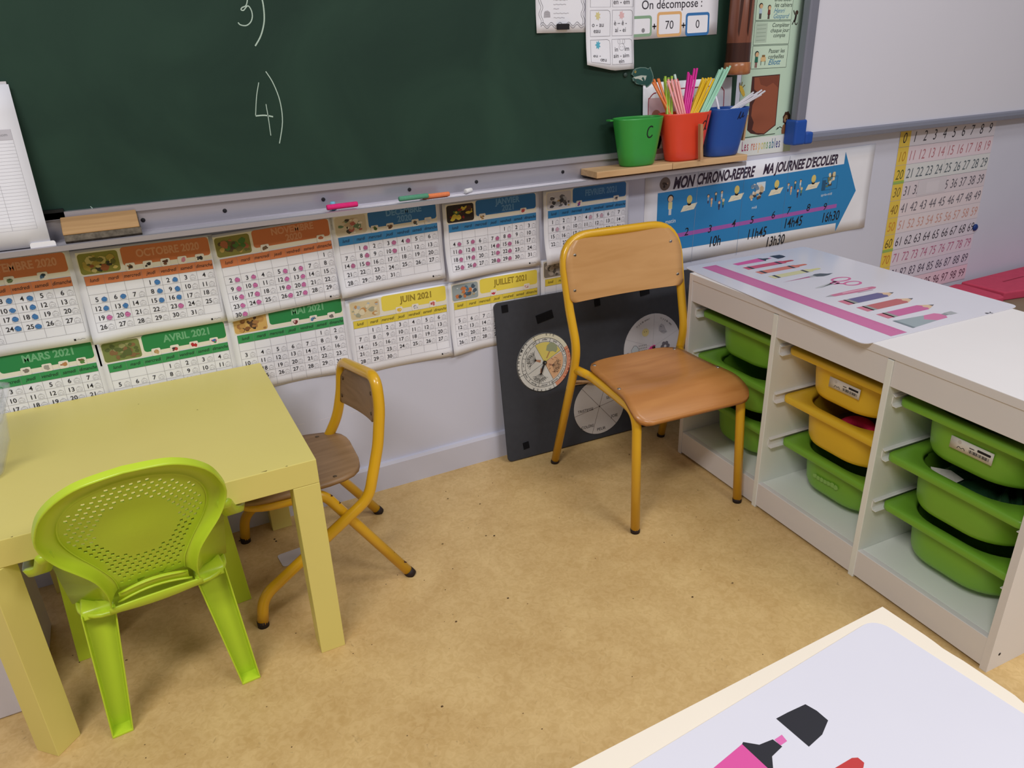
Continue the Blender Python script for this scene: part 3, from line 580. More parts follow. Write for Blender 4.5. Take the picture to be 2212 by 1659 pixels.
a.L = 2.8; a.poly([U(*p) for p in ((1.78, 1.032), (1.86, 1.034), (1.862, 1.0), (1.84, 1.015), (1.815, 1.005), (1.79, 1.012))], TK)
YG = M('CFB048', .6); a.L = 3; a.poly([U(*p) for p in ((1.705, 1.014), (1.716, 1.012), (1.727, .996), (1.731, .985), (1.725, .981), (1.716, .990), (1.709, 1.0))], YG)
for p, q in (((1.708, 1.013), (1.706, 1.022)), ((1.714, 1.013), (1.716, 1.023)), ((1.719, 1.008), (1.727, 1.014))): a.stroke([U(*p), U(*q)], .003, M('7A6A3A', .6))
u, v = U(1.906, .862); LB = M('8A5A3A', .6)
a.poly([(u-.008, v), (u+.010, v), (u+.012, v+.020), (u+.004, v+.032), (u-.006, v+.026), (u-.010, v+.012)], LB); a.poly([(u+.006+.0165*math.cos(k*.4189)*(1 if k % 2 else .85), v+.047+.021*math.sin(k*.4189)*(1 if k % 2 else .85)) for k in range(15)], M('43281E', .6)); a.L = 3.4
a.circ(u+.004, v+.045, .0085, M('A07A58', .6), 12, .011); a.L = 3.7; a.circ(u+.006, v+.043, .0028, BLACK, 8); a.circ(u+.001, v+.05, .0012, BLACK, 6); a.circ(u+.009, v+.05, .0012, BLACK, 6); a.L = 3
a.stroke([(u-.009, v+.018), (u-.018, v+.022), (u-.026, v+.018)], .0024, M('3A3A2A', .6), 4); a.poly([(u-.034, v+.014), (u-.027, v+.022), (u-.024, v+.017)], M('2A3A2A', .6))
u, v = U(1.712, .862); a.circ(u+.008, v+.037, .009, M('8A6242', .6), 10); a.circ(u+.014, v+.036, .007, M('D8B898', .6), 10); a.poly([(u+.004, v+.0), (u+.016, v+.004), (u+.02, v+.018), (u+.012, v+.028), (u+.006, v+.02)], M('7A5236', .6))
a.L = 2; a.stroke([U(1.744, .862), U(1.870, .865)], .0022, DKL)
a.L = 1.5; a.rect(.0, .0, .20, .052, M('E2E6E6', .5)); a.L = 2.5
x = 1.737
for ch, c in zip('Les responsables', ['9A3A72', 'A83E6A', 'B44A62', None, 'C86A5E', 'D8907A', 'E0AC8C', 'E4C890', 'D8CC84', 'A8BC74', '7AA872', '4E8A88', '44789A', '3E5A94', '44488C', '4A4480']):
    if c: u, v = U(x, .8225); a.text(ch, u, v, .042, M(c, .5), 'l', .012, 0, 0, .42)
    x += {'L': .0098, 'l': .0062, ' ': .006, 'r': .0078}.get(ch, .0112)
a.emit(mb, mp); tag(mb.build('duty_poster', org=(1.83, .01, .807)), 'pale green Les responsables poster with task cards and zoo animals', 'poster')

# whiteboard
wb = thing('whiteboard', 'large white whiteboard with grey frame and blue plastic corner', 'whiteboard', (2.8, -.01, .83))
mb = MB(); mb.box((1.945, -.018, .85), (3.7, WALL_Y-.0005, 1.95), M('DEDEEC', .3, .5, .01, 3, 'enamel whiteboard')); mb.build('panel', wb)
FR = M('8A8C9C', .4, .5, .02, 20, 'grey frame', metal=.3)
mb = MB(); mb.box((1.913, -.034, .90), (1.9505, -.004, 1.98), FR); mb.build('frame_side', wb, bevel=.006, seg=3)
mb = MB(); mb.loft([[Vector((x, yy, z)) for yy, z in ((WALL_Y-.001, .834), (-.022, .832), (-.034, .836), (-.036, .848), (-.030, .858), (-.018, .862), (WALL_Y-.001, .862))] for x in (1.985, 3.72)], FR, smooth=False); mb.build('frame_bottom', wb)
mb = MB(); BC = M('1E4FA8', .4, .45, .02, 20)
mb.box((1.908, -.037, .829), (1.957, WALL_Y-.001, .905), BC); mb.box((1.9565, -.037, .829), (1.990, WALL_Y-.001, .866), BC); mb.build('corner_cap', wb, bevel=.007, seg=3)

# school day arrow
mp = wallmap(1.377, .500, .0103, .008, lambda u, v: .003*abs(math.sin(u*math.pi/.3245))**.6*max(0, .5-v)*.5+.004*math.exp(-(((u-.97)/.05)**2+(v/.08)**2)))
mb = MB(); sheet(mb, mp, .975, .288, PAPER, 30, 8); a = Art(); U = lambda x, z: (x-1.377, z-.5-(x-1.377)*.008)
a.L = 2; BLU = M('2F86C4', .5)
for k in range(20):
    xa, xb = 1.424+k*.0391, 1.424+(k+1)*.0391; zt = lambda x: .729+(x-1.422)*.0166; zb = lambda x: .549-(x-1.422)*.009
    a.poly([U(xa, zb(xa)), U(xb, zb(xb)), U(xb, zt(xb)), U(xa, zt(xa))], BLU)
a.poly([U(*p) for p in ((2.2055, .782), (2.283, .645), (2.2075, .512), (2.2055, .54))], BLU)
a.L = 3
for k in range(14):
    xa = 1.475+k*.0515; f = lambda x: .592+(x-1.5)*.0158
    a.poly([U(xa, f(xa)-.0065), U(xa+.052, f(xa+.052)-.0065), U(xa+.052, f(xa+.052)+.0065), U(xa, f(xa)+.0065)], M('A860B4', .55))
PR = M('3A2C44', .5)
def CT(t, x, z, s, m=BLACK, b=.02, sh=.0, al='c', sx=1): u, v = U(x, z); a.text(t, u, v, s, m, al, b, sh, 0, sx)
a.L = 3
CT('MON', 1.480, .7365, .047, PR, .035, .3, 'l', .70); CT('CHRONO-REPERE', 1.571, .7395, .045, PR, .032, .3, 'l', .64); CT("MA JOURNEE D'ECOLIER", 1.838, .7445, .043, PR, .032, .3, 'l', .705)
a.L = 3; u, v = U(1.449, .754); a.circ(u, v, .0195, M('7C6E66', .6), 18); a.L = 3.3; blobs(a, u-.013, v-.014, .026, .028, ['3A302C', 'B89A84', '4A3C34', 'D8C0A8'], 7, random.Random(4), .3, .6)
a.L = 4
for x, z, t in ((1.540, .588, '2'), (1.634, .5845, '3'), (1.732, .589, '4'), (1.809, .591, '5'), (1.902, .596, '6'), (1.972, .602, '7'), (2.061, .601, '8'), (2.141, .595, '9')): CT(t, x, z, .034, BLACK, .004, .15)
for x, z, t in ((1.660, .538, '10h'), (1.838, .540, '11h45'), (1.925, .503, '13h30'), (1.999, .5555, '14h45'), (2.176, .553, '16h30')): CT(t, x, z, .047, BLACK, .008, .15, 'c', .74)
WT = M('DCE8F2', .5)
CT('matin', 1.476, .634, .018, WT, .01); CT('midi', 1.814, .638, .013, WT, .006); CT('après-midi', 2.139, .644, .0125, WT, .004)
def pup(x, z, hair, top, leg, s=1):
    u, v = U(x, z); a.L = 4; a.rect(u-.0035*s, v, u-.0004, v+.014*s, M(leg, .6)); a.rect(u+.0004, v, u+.0035*s, v+.014*s, M(leg, .6)); a.rect(u-.0055*s, v+.013*s, u+.0055*s, v+.029*s, M(top, .6)); a.circ(u, v+.037*s, .0085*s, M(hair, .6), 12); a.L = 4.3; a.circ(u, v+.0355*s, .0068*s, M('E0C0A0', .6), 12)
pup(1.472, .659, '1E1A1C', 'E0D49A', 'E8E4E0', 1.35)
for x in (1.543, 1.732, 1.901, 2.067):
    u, v = U(x, .663 if x < 1.6 else .672); a.L = 4; a.poly([(u-.031, v), (u+.021, v+.003), (u+.033, v+.022), (u-.02, v+.018)], M('E8E0C8', .6)); a.circ(u+.002, v+.021, .008, BLACK, 8, .005); a.circ(u+.002, v+.035, .0105, M('DCC878', .6), 14, .013); a.L = 4.3; a.stroke([(u-.012, v+.006), (u, v+.010), (u+.012, v+.008)], .001, LGREY)
for cx in (1.645, 1.982):
    for k, (dx, dz, h, t) in enumerate(((-.026, .0, '4A2A24', '8AB0D0'), (-.012, -.012, 'A83A34', 'D8B08A'), (.004, .004, '1E3A34', '2E5A6A'), (.020, -.025, 'A84A5A', '3A3A5A'), (.028, .006, '3A3230', 'C8D8E4'), (.036, -.02, 'D8D08A', '6A8A6A'))): pup(cx+dx, .677+dz, h, t, ['5A2A2A', 'D8C0A0', '2A2A3A'][k % 3], .62)
u, v = U(1.785, .655); a.L = 4; a.rect(u+.03, v+.035, u+.068, v+.065, M('D4E0EA', .6)); a.L = 4.3; blobs(a, u-.002, v+.004, .07, .062, ['6A8AAA', '5A4A44', 'C8B090', '3A3A44', 'B8A898', 'E0D4C4'], 22, random.Random(9), .16, .36)
u, v = U(2.112, .66); a.L = 4; a.rect(u, v+.004, u+.017, v+.037, M('2A5A80', .6)); blobs(a, u+.012, v+.006, .05, .058, ['D8C8A0', '8A7A60', '4A4A4A', 'E0D8C0', '6A7A5A'], 18, random.Random(5), .2, .4); a.L = 4.2; a.box(u, v+.003, u+.072, v+.045, .002, .001, M('2A5A80', .6))
for x, z0, z1 in ((1.566, .497, .776), (1.754, .495, .786), (1.942, .50, .79), (2.15, .56, .77)):
    a.L = 4.2; p, q = U(x, z0), U(x+.008, z1); a.stroke([p, q], .0009, M('9AA0B4' if x < 1.6 else '6A88A8', .5))
a.emit(mb, mp); tag(mb.build('school_day_poster', org=(1.86, .01, .5)), 'long paper poster with a blue arrow showing the school day', 'poster')

# number grid
mp = wallmap(2.468, .209, .0105, 0)
mb = MB(); sheet(mb, lambda u, v, h: mp(u+(.017*(1-v/.627)), v, h), .538, .627, M('DAD2E0', .55), 6, 8); a = Art()
mq = lambda u, v, h: mp(u+(.017*(1-v/.627)), v, h)
RC = ['2E2A34', 'B4727E', '55606A', '5E5A66', '625E6A', 'CC9A90', '3A3442', 'B4688A', '524A60', '5C3A4E']; YC = ['2E2A34', 'B8862A', '5A6030', '7A6A3A', '8A6A2A', 'CC8A3A', '5A4A2A', 'C07A3A', '6A5A30', '5A4030']
a.L = 1; a.rect(0, 0, .056, .627, M('E2C452', .5)); 
for z in (.627-.0627*3+.002, .627-.0627*7+.002): a.L = 1.4; a.rect(0, z-.006, .058, z+.006, M('9CBC54', .5))
for r_ in range(10):
    z = .627-.0627*(r_+1)
    a.L = 1; a.rect(.056, z, .538, z+.0627, M(['DAD6E2', 'E0D2DE', 'D8DADE', 'D8CED8', 'E0D4DC', 'E0D6DE', 'DAD4E2', 'DED2E2', 'D8D0E2', 'E4C8D8'][r_], .5)); a.L = 2; a.rect(0, z-.0006, .538, z+.0006, M('8A8894' if r_ in (0, 2, 6, 8) else 'B0ACB8', .6))
    for k in range(10):
        n = r_*10+k; a.L = 2.5; a.text(str(n), .028+k*.0535, z+.013, .049 if n > 9 else .052, M(YC[r_] if k == 0 else RC[r_], .6), 'c', -.004, .18, 0, .80)
a.L = 3.5; a.rect(.14, .627-.0627*4+.004, .30, .627-.0627*4+.058, M('D4CED8', .25, .6)); a.L = 3.9; a.rect(.19, .627-.0627*4+.01, .26, .627-.0627*4+.05, M('DAD4DE', .2, .6))
a.L = 2.6; a.stroke([(.27, .565), (.272, .45)], .0007, LGREY)
a.emit(mb, mq); tag(mb.build('number_grid', org=(2.74, .01, .209)), 'handwritten number grid from 0 to 99 with a yellow first column', 'poster')
mb = MB(); mb.disc((3.015, .0105, .4215), (0, -1, 0), .0135, .008, M('16387E', .4)); tag(mb.build('push_magnet', org=(3.015, .008, .41)), 'dark blue round magnet over the number 69', 'magnet')

# red foam mats on a low brown bench behind the storage unit
bn = MB(); bn.box((2.66, -.85, 0), (4.2, -.005, .175), M('8C7A66', .7, .2, .05, 8, 'brown board')); tag(bn.build('low_bench', org=(3.3, -.4, 0)), 'low brown bench against the wall behind the white drawer unit', 'bench')
RF = M('CC4A66', .7, .2, .05, 40, 'red foam')
def foam(poly, z0, z1, label):
    mb = MB(); mb.prism(poly, lambda u, v, h: Vector((u, v, h)), z0, z1, RF); tag(mb.build('foam_mat', org=(poly[0][0], poly[0][1], z0), bevel=.006, seg=3), label, 'foam mat', 'red foam mats')
foam([(2.83, -.205), (2.93, -.215), (2.945, -.19), (2.955, -.03), (2.93, -.012), (2.83, -.02), (2.80, -.1)], .1755, .207, 'smaller red foam mat on the brown bench below the number grid')
foam([(2.968, -.013), (3.8, -.013), (3.8, -.20), (3.10, -.215), (2.972, -.19)], .1755, .210, 'larger red foam mat with a slit, running off the right edge')
mb = MB(); mb.box((3.10, -.105, .2075), (3.24, -.098, .2105), M('9A2C44', .8)); o = mb.build('foam_slit', parent=bpy.data.objects['foam_mat.001'], org=(2.968, -.013, .1755))
mb = MB(); mb.box((2.74, -.06, .1755), (3.0, -.0, .182), M('8A9A54', .6)); tag(mb.build('green_card', org=(2.8, -.03, .1755)), 'strip of olive green card lying under the red foam', 'card')

# ------------------------------------------------------------------ grey weather board leaning on the wall
gb = thing('weather_board', 'dark grey foam board with weather wheels leaning on the wall behind the chair', 'display board', (1.25, -.06, 0))
BX, BY = .866, -.049
def bm_(u, v, h):        # u along the bottom edge, v up the board, h out of its face
    return Vector((BX+u*.9993-v*.004, BY-u*.037+v*.108-h*.99, .003+v*.9935+h*.11))
GM = M('3E4047', .7, .25, .05, 60, 'dark grey foam'); BK = M('17171A', .8, .1, .1, 300, 'black velcro')
mb = MB(); mb.prism(rrect(0, 0, .80, .487, .014), bm_, -.0065, 0, GM); mb.build('panel', gb, bevel=.002)
for u, v, w, h, an in ((.032, .468, .019, .021, .03), (.155, .424, .054, .024, .18), (.333, .437, .019, .022, .06), (.502, .443, .033, .021, .10), (.062, .041, .019, .021, .1)):
    mb = MB(); c, s = math.cos(an), math.sin(an); mb.prism([(u+x*c-y*s, v+x*s+y*c) for x, y in ((-w/2, -h/2), (w/2, -h/2), (w/2, h/2), (-w/2, h/2))], bm_, .0003, .0022, BK); mb.build('velcro_patch', gb)
def wheel(nm, u, v, r, col='DEDCDC'):
    mb = MB(); mb.prism(circ(u, v, r, 48), bm_, .0003, .0018, M(col, .5)); return mb, (lambda a, b, h: bm_(u+a, v+b, .0018+h))
def arc(r0, r1, a0, a1, n=14): return [(r1*math.cos(math.radians(a0+(a1-a0)*k/n)), r1*math.sin(math.radians(a0+(a1-a0)*k/n))) for k in range(n+1)]+[(r0*math.cos(math.radians(a1+(a0-a1)*k/n)), r0*math.sin(math.radians(a1+(a0-a1)*k/n))) for k in range(n+1)]
def around(a, t, r, a0, a1, size, mat, up=True, b=.01):
    for k, ch in enumerate(t):
        g = math.radians(a0+(a1-a0)*(k/(max(1, len(t)-1)))); rot = g-math.pi/2
        a.text(ch, r*math.cos(g)-.35*size*math.cos(g), r*math.sin(g)-.35*size*math.sin(g), size, mat, 'c', b, 0, rot)
R = .0895; mb, wm = wheel('season_wheel', .143, .287, R, 'DCDCD8'); a = Art(); a.L = 1
a.poly(arc(.0745, R-.002, -66, 26), M('E09A7C', .5)); a.poly(arc(.0745, R-.002, 26, 113), M('E2DEC8', .5))
a.poly([(0, 0)]+[(.062*math.cos(math.radians(q)), .062*math.sin(math.radians(q))) for q in range(26, 116, 8)], M('E0D070', .5)); a.poly([(0, 0)]+[(.062*math.cos(math.radians(q)), .062*math.sin(math.radians(q))) for q in range(-66, 27, 8)], M('E2B48C', .5))
a.L = 2
for r_, w in ((R-.001, .0016), (.0745, .0012), (.0635, .0009)): a.stroke(circ(0, 0, r_, 48), w, BLACK, closed=True)
for q in (26, 115, 205, 294): a.stroke([(.0, 0), (.062*math.cos(math.radians(q)), .062*math.sin(math.radians(q)))], .0008, BLACK); a.stroke([(.0635*math.cos(math.radians(q-6)), .0635*math.sin(math.radians(q-6))), (R*math.cos(math.radians(q-6)), R*math.sin(math.radians(q-6)))], .001, BLACK)
for k in range(12): q = math.radians(10+30*k); a.stroke([(.0635*math.cos(q), .0635*math.sin(q)), (.0745*math.cos(q), .0745*math.sin(q))], .0009, BLACK)
around(a, 'PRINTEMPS', .0855, 192, 130, .0105, BLACK); around(a, 'ETE', .0855, 81, 65, .0105, BLACK); around(a, 'AUTOMNE', .0855, 12, -42, .0105, M('B04A2C', .5)); around(a, 'HIVER', .0855, 278, 240, .0105, BLACK)
for k, t in enumerate(['septembre', 'août', 'juillet', 'juin', 'mai', 'avril', 'mars', 'février', 'janvier', 'décembre', 'novembre', 'octobre']):
    q = math.radians(25+30*k); a.text(t, .0675*math.cos(q), .0675*math.sin(q), .0075 if len(t) < 8 else .006, INK, 'c', .008, .3, q-math.pi/2)
TR = M('3A3634', .6); BR_ = M('B8866A', .6)
def tree(x, y, ang, s, leaves=None):
    r = random.Random(int(x*9999)); c, n = math.cos(ang), math.sin(ang)
    def q(u, w): return (x+(u*n+w*c)*s, y+(-u*c+w*n)*s)
    a.L = 2; a.poly([q(-.004, 0), q(.004, 0), q(.002, .018), q(-.002, .018)], leaves or BR_)
    for k in range(9):
        g = (k-4)*.24; L = .022+.010*r.random(); e = (math.sin(g)*L, .016+math.cos(g)*L); a.stroke([q(0, .014), q(*e)], .0009*s, TR)
        for d in (-.5, .45): a.stroke([q(e[0]*.6, .016+(e[1]-.016)*.6), q(e[0]*.6+math.sin(g+d)*.013, .016+(e[1]-.016)*.6+math.cos(g+d)*.013)], .0008*s, TR)
tree(-.012, .006, math.radians(160), 1.05); tree(-.010, -.016, math.radians(255), 1.0); tree(.013, -.008, math.radians(-20), .9)
r = random.Random(8)
for k in range(26): q = math.radians(r.uniform(-58, 18)); d = r.uniform(.018, .056); a.circ(d*math.cos(q), d*math.sin(q), .0013, M('6A3A20', .6), 6)
a.L = 2; a.stroke([(.008, .012), (.022, .035)], .004, M('B8905A', .6)); a.L = 2.5; a.poly([(.008, .036), (.012, .050), (.022, .057), (.034, .056), (.044, .046), (.046, .034), (.04, .024), (.03, .030), (.02, .030)], M('9CA484', .6))
a.emit(mb, wm); w = mb.build('season_wheel', gb)
mb = MB(); mb.loft([[wm(x*.6, x*1.0+y, h) for x, y in ((0, .003), (0, -.003), (0, 0))] for h in (.004, .006)], BLACK) if False else mb.tube([wm(0, 0, .004), wm(-.008, -.010, .006), wm(-.013, -.022, .006), wm(-.014, -.030, .005)], [.0022, .0028, .0024, .0012], BLACK, 8)
mb.disc(wm(0, 0, .0005), (0, -1, .1), .0062, .006, BLACK); mb.disc(wm(0, 0, .006), (0, -1, .1), .003, .002, M('8A8A86', .3, metal=.8)); mb.build('pointer', w)
R = .0905; mb, wm = wheel('feelings_wheel', .322, .108, R, 'C8C4C4'); a = Art(); a.L = 1
for q in (2, 62, 122): a.stroke([(R*math.cos(math.radians(q+8)), R*math.sin(math.radians(q+8))), (-R*math.cos(math.radians(q+8)), -R*math.sin(math.radians(q+8)))], .0011, M('5A4A44', .6))
for t, x, y, s in (('TRISTESSE', -.050, -.007, .0125), ('COLÈRE', -.046, -.062, .0125), ('PEUR', .003, -.080, .0135), ('JOIE', .052, -.047, .0135), ('SÉRÉNITÉ', .052, .018, .0125)): a.text(t, x, y, s, M('2C2626', .6), 'c', .008)
a.circ(0, 0, .0024, M('2C2626', .5), 8); a.emit(mb, wm); mb.build('feelings_wheel', gb)
R = .107; mb, wm = wheel('weather_wheel', .526, .262, R, 'C6C4CA'); a = Art(); a.L = 1
for q in (85, 22, 157, 210, 320): a.stroke([(0, 0), (R*math.cos(math.radians(q)), R*math.sin(math.radians(q)))], .0008, M('A8A6AE', .6))
around(a, 'Il y a du soleil', .094, 128, 96, .0085, M('5A585E', .6)); around(a, 'Il y a du vent', .094, 70, 40, .0085, M('5A585E', .6)); around(a, 'Il pleut', .094, 200, 182, .0085, M('5A585E', .6))
a.L = 2; a.circ(-.026, .052, .013, M('CFC088', .6)); a.circ(-.030, .054, .0018, M('6A5A3A', .6), 6); a.circ(-.022, .054, .0018, M('6A5A3A', .6), 6)
CG = M('A4A2AA', .6); LG_ = M('6E6C74', .6)
a.poly([(.024, .05), (.026, .064), (.034, .070), (.044, .064), (.050, .048), (.056, .040), (.044, .036), (.032, .042)], CG); a.stroke([(.030, .062), (.034, .06)], .0016, BLACK); a.stroke([(.03, .046), (.045, .044), (.05, .04)], .0012, LG_)
a.poly([(-.078, -.012), (-.080, .004), (-.070, .016), (-.060, .014), (-.052, .002), (-.056, -.014), (-.066, -.02)], M('B8C0C8', .6)); a.stroke([(-.078, -.012), (-.080, .004), (-.070, .016), (-.060, .014), (-.052, .002), (-.056, -.014), (-.066, -.02)], .0014, LG_, closed=True)
for k in range(22): x, y = -.050+.0062*(k % 5)+.002*(k//5 % 2), .014-.0085*(k//5); a.stroke([(x, y), (x-.001, y-.004)], .0016, INK)
for k in range(6): q = k*1.05; a.circ(.047+.011*math.cos(q), -.006+.011*math.sin(q), .0068, M('6A6670', .6), 8)
a.emit(mb, wm); w = mb.build('weather_wheel', gb)
mb = MB(); mb.prism([(-.034, -.024), (-.024, -.030), (-.004, -.006), (.008, .005), (.004, .007), (-.010, .003), (-.033, -.018)], wm, .002, .0045, M('D8408C', .5)); mb.disc(wm(0, 0, .003), (0, -1, .1), .0055, .005, M('4A1E2A', .4)); mb.build('pointer', w)
pg = thing('clothespin', 'wooden clothespin clipped above the feelings wheel on the grey board', 'clothespin', tuple(bm_(.26, .199, .0)))
for k, (dv, h) in enumerate(((.004, .0115), (-.0045, .003))):
    mb = MB(); mb.loft([[bm_(u, v+dv*f+s, h+q) for s, q in ((-.003, 0), (.003, 0), (.003, .006), (-.003, .006))] for u, v, f in ((.222, .208, 1.5), (.25, .205, 1.1), (.285, .199, .5), (.31, .194, .3))], PEG, smooth=False); mb.build('prong', pg)

# ------------------------------------------------------------------ school chairs
YEL = M('E0AC1E', .28, .5, .03, 14, 'yellow enamel', coat=.35); BLKR = M('2A2020', .6, .3, name='black rubber'); STEEL = M('B8B6B4', .25, .5, metal=.9, name='rivet steel')
SEATW = mat_wood('B0733A', 'C2864A', .34, (4, 26, 26), .35, 'varnished beech'); BACKW = mat_wood('C2915A', 'D0A06A', .36, (4, 24, 30), .3, 'light varnished beech')
KSEAT = mat_wood('8E6E4C', 'A88662', .45, (7, 45, 45), .15, 'worn walnut ply'); KBACK = mat_wood('7E6044', '97775A', .45, (40, 7, 45), .15, 'worn walnut back')
def seat_slab(mb, prof, zf, th, mat, nu=14):
    """plywood seat: prof = list of (forward, half width); zf(x, f) = height"""
    top = []; bot = []
    for f, w in prof:
        top.append([Vector((w*(2*k/nu-1), f, zf(w*(2*k/nu-1), f))) for k in range(nu+1)]); bot.append([p-Vector((0, 0, th)) for p in top[-1]])
    n = len(prof); N = nu+1; vs = [p for r in top for p in r]+[p for r in bot for p in r]; q = lambda i, j, b=0: b*n*N+i*N+j; fs = []
    for i in range(n-1):
        for j in range(nu): fs += [(q(i, j), q(i+1, j), q(i+1, j+1), q(i, j+1)), (q(i, j, 1), q(i, j+1, 1), q(i+1, j+1, 1), q(i+1, j, 1))]
        fs += [(q(i, 0), q(i, 0, 1), q(i+1, 0, 1), q(i+1, 0)), (q(i, nu), q(i+1, nu), q(i+1, nu, 1), q(i, nu, 1))]
    for j in range(nu): fs += [(q(0, j), q(0, j+1), q(0, j+1, 1), q(0, j, 1)), (q(n-1, j), q(n-1, j, 1), q(n-1, j+1, 1), q(n-1, j+1))]
    mb.add(vs, fs, mat, True)
def oset(b): return b
# big chair: local axes x = to its left/right, y = backwards (-forward), z up
ch = thing('school_chair', 'larger yellow school chair with varnished orange seat in front of the grey board', 'chair', (1.1587, -.3507, 0), -.0717, local=True)
F = lambda x, f, z: Vector((x, -f, z)); TR_ = .0118
pts = [F(-.187, -.2215, .012), F(-.171, -.128, .335), F(-.172, -.120, .40), F(-.177, -.147, .54), F(-.181, -.185, .66), F(-.182, -.195, .680), F(.182, -.195, .680), F(.181, -.185, .66), F(.177, -.147, .54), F(.172, -.120, .40), F(.171, -.128, .335), F(.187, -.2215, .012)]
arch = [F(-.187, -.2215, .010), F(-.1715, -.134, .325), F(-.171, -.117, .40), F(-.176, -.150, .50), F(-.179, -.198, .683), F(.179, -.198, .683), F(.176, -.150, .50), F(.171, -.117, .40), F(.1715, -.134, .325), F(.187, -.2215, .010)]
mb = MB(); mb.tube(fillet(arch, [0, .12, .25, .4, .085, .085, .4, .25, .12, 0], 9), TR_, YEL, 16); mb.build('back_frame', ch)
for s in (-1, 1):
    mb = MB(); mb.tube(fillet([F(s*.160, .182, .010), F(s*.1545, .160, .3285), F(s*.150, .05, .3285), F(s*.148, -.085, .3285), F(s*.1685, -.129, .336)], [0, .055, .2, .05, 0], 9), TR_, YEL, 16); l = mb.build('front_leg', ch)
    mb = MB(); mb.tube([F(s*.1602, .1827, .0), F(s*.160, .182, .007), F(s*.1598, .1815, .0115)], [.0118, .0124, .0121], BLKR, 14); mb.build('rubber_foot', l)
    mb = MB(); mb.tube([F(s*.1875, -.2245, .0), F(s*.187, -.222, .007), F(s*.1867, -.2203, .0125)], [.0118, .0124, .0121], BLKR, 14); mb.build('rubber_foot', ch)
mb = MB(); mb.tube([F(-.148, -.075, .3285), F(.148, -.075, .3285)], .009, YEL, 12); mb.build('cross_bar', ch)
prof = [(-.128, .060), (-.126, .088), (-.121, .112), (-.111, .130), (-.094, .1425), (-.07, .147), (-.03, .149), (.01, .152), (.05, .156), (.08, .159), (.11, .163), (.135, .167), (.155, .169), (.172, .168), (.185, .160), (.191, .148), (.194, .130)]
def zf(x, f):
    z = .3515-.007*math.exp(-((x/.085)**2+((f+.01)/.085)**2)**1.5)+.002*(f > .05)
    if f > .10: t = min(1, (f-.10)/.092); z -= .0385*t*t*(1.25-.25*t)
    return z
S2 = prof; fine = []
for i in range(len(S2)-1):
    for k in range(2): t = k/2; fine.append((S2[i][0]+(S2[i+1][0]-S2[i][0])*t, S2[i][1]+(S2[i+1][1]-S2[i][1])*t))
fine.append(S2[-1])
mb = MB(); tmp = MB(); seat_slab(tmp, fine, zf, .0105, SEATW, 20); tmp.v = [(x, -y, z) for x, y, z in tmp.v]; st = tmp.build('seat', ch)
for x, f in ((-.128, -.097), (.128, -.097), (-.150, .0675), (.150, .0675)):
    mb = MB(); mb.disc(F(x, f, zf(x, f)-.0005), (0, 0, 1), .005, .002, STEEL, 12); mb.build('rivet', st)
# backrest: curved plywood between the tubes
def backrest(outline, ymap, th, mat):
    mb = MB(); xs = [-1+2*k/16 for k in range(17)]; rows = outline; top = []; bot = []
    for z, w in rows:
        for L, d in ((top, 0), (bot, th)): L.append([F(w*q, ymap(w*q, z)-d, z) for q in xs])
    n = len(rows); N = 17; vs = [p for r in top for p in r]+[p for r in bot for p in r]; q = lambda i, j, b=0: b*n*N+i*N+j; fs = []
    for i in range(n-1):
        for j in range(N-1): fs += [(q(i, j), q(i+1, j), q(i+1, j+1), q(i, j+1)), (q(i, j, 1), q(i, j+1, 1), q(i+1, j+1, 1), q(i+1, j, 1))]
        fs += [(q(i, 0), q(i, 0, 1), q(i+1, 0, 1), q(i+1, 0)), (q(i, N-1), q(i+1, N-1), q(i+1, N-1, 1), q(i, N-1, 1))]
    for j in range(N-1): fs += [(q(0, j), q(0, j+1), q(0, j+1, 1), q(0, j, 1)), (q(n-1, j), q(n-1, j, 1), q(n-1, j+1, 1), q(n-1, j+1))]
    mb.add(vs, fs, mat, True); return mb
def corner(z0, z1, w, r0, r1, n=6, dw=0):
    o = []
    for k in range(n+1): t = math.pi/2*k/n; o.append((z0+r0-r0*math.cos(t), w-r0+r0*math.sin(t)))
    for k in range(1, 5): o.append((z0+r0+(z1-r1-z0-r0)*k/5, w+dw*k/5))
    for k in range(n+1): t = math.pi/2*k/n; o.append((z1-r1+r1*math.sin(t), w+dw-r1+r1*math.cos(t)))
    return o
by = lambda x, z: -.140-(z-.52)*.255-.012*(1-(x/.178)**2)
mb = backrest(corner(.520, .6895, .1765, .016, .078, 7, .0015), by, .008, BACKW); bk = mb.build('backrest', ch)
for x, z in ((-.1485, .638), (.1485, .638), (-.161, .550), (.161, .550)):
    mb = MB(); mb.disc(F(x, by(x, z)-.0005, z), (0, -1, -.2), .0048, .002, STEEL, 12); mb.disc(F(x, by(x, z)+.001, z), (0, -1, -.2), .002, .0008, BLACK, 8); mb.build('rivet', bk)

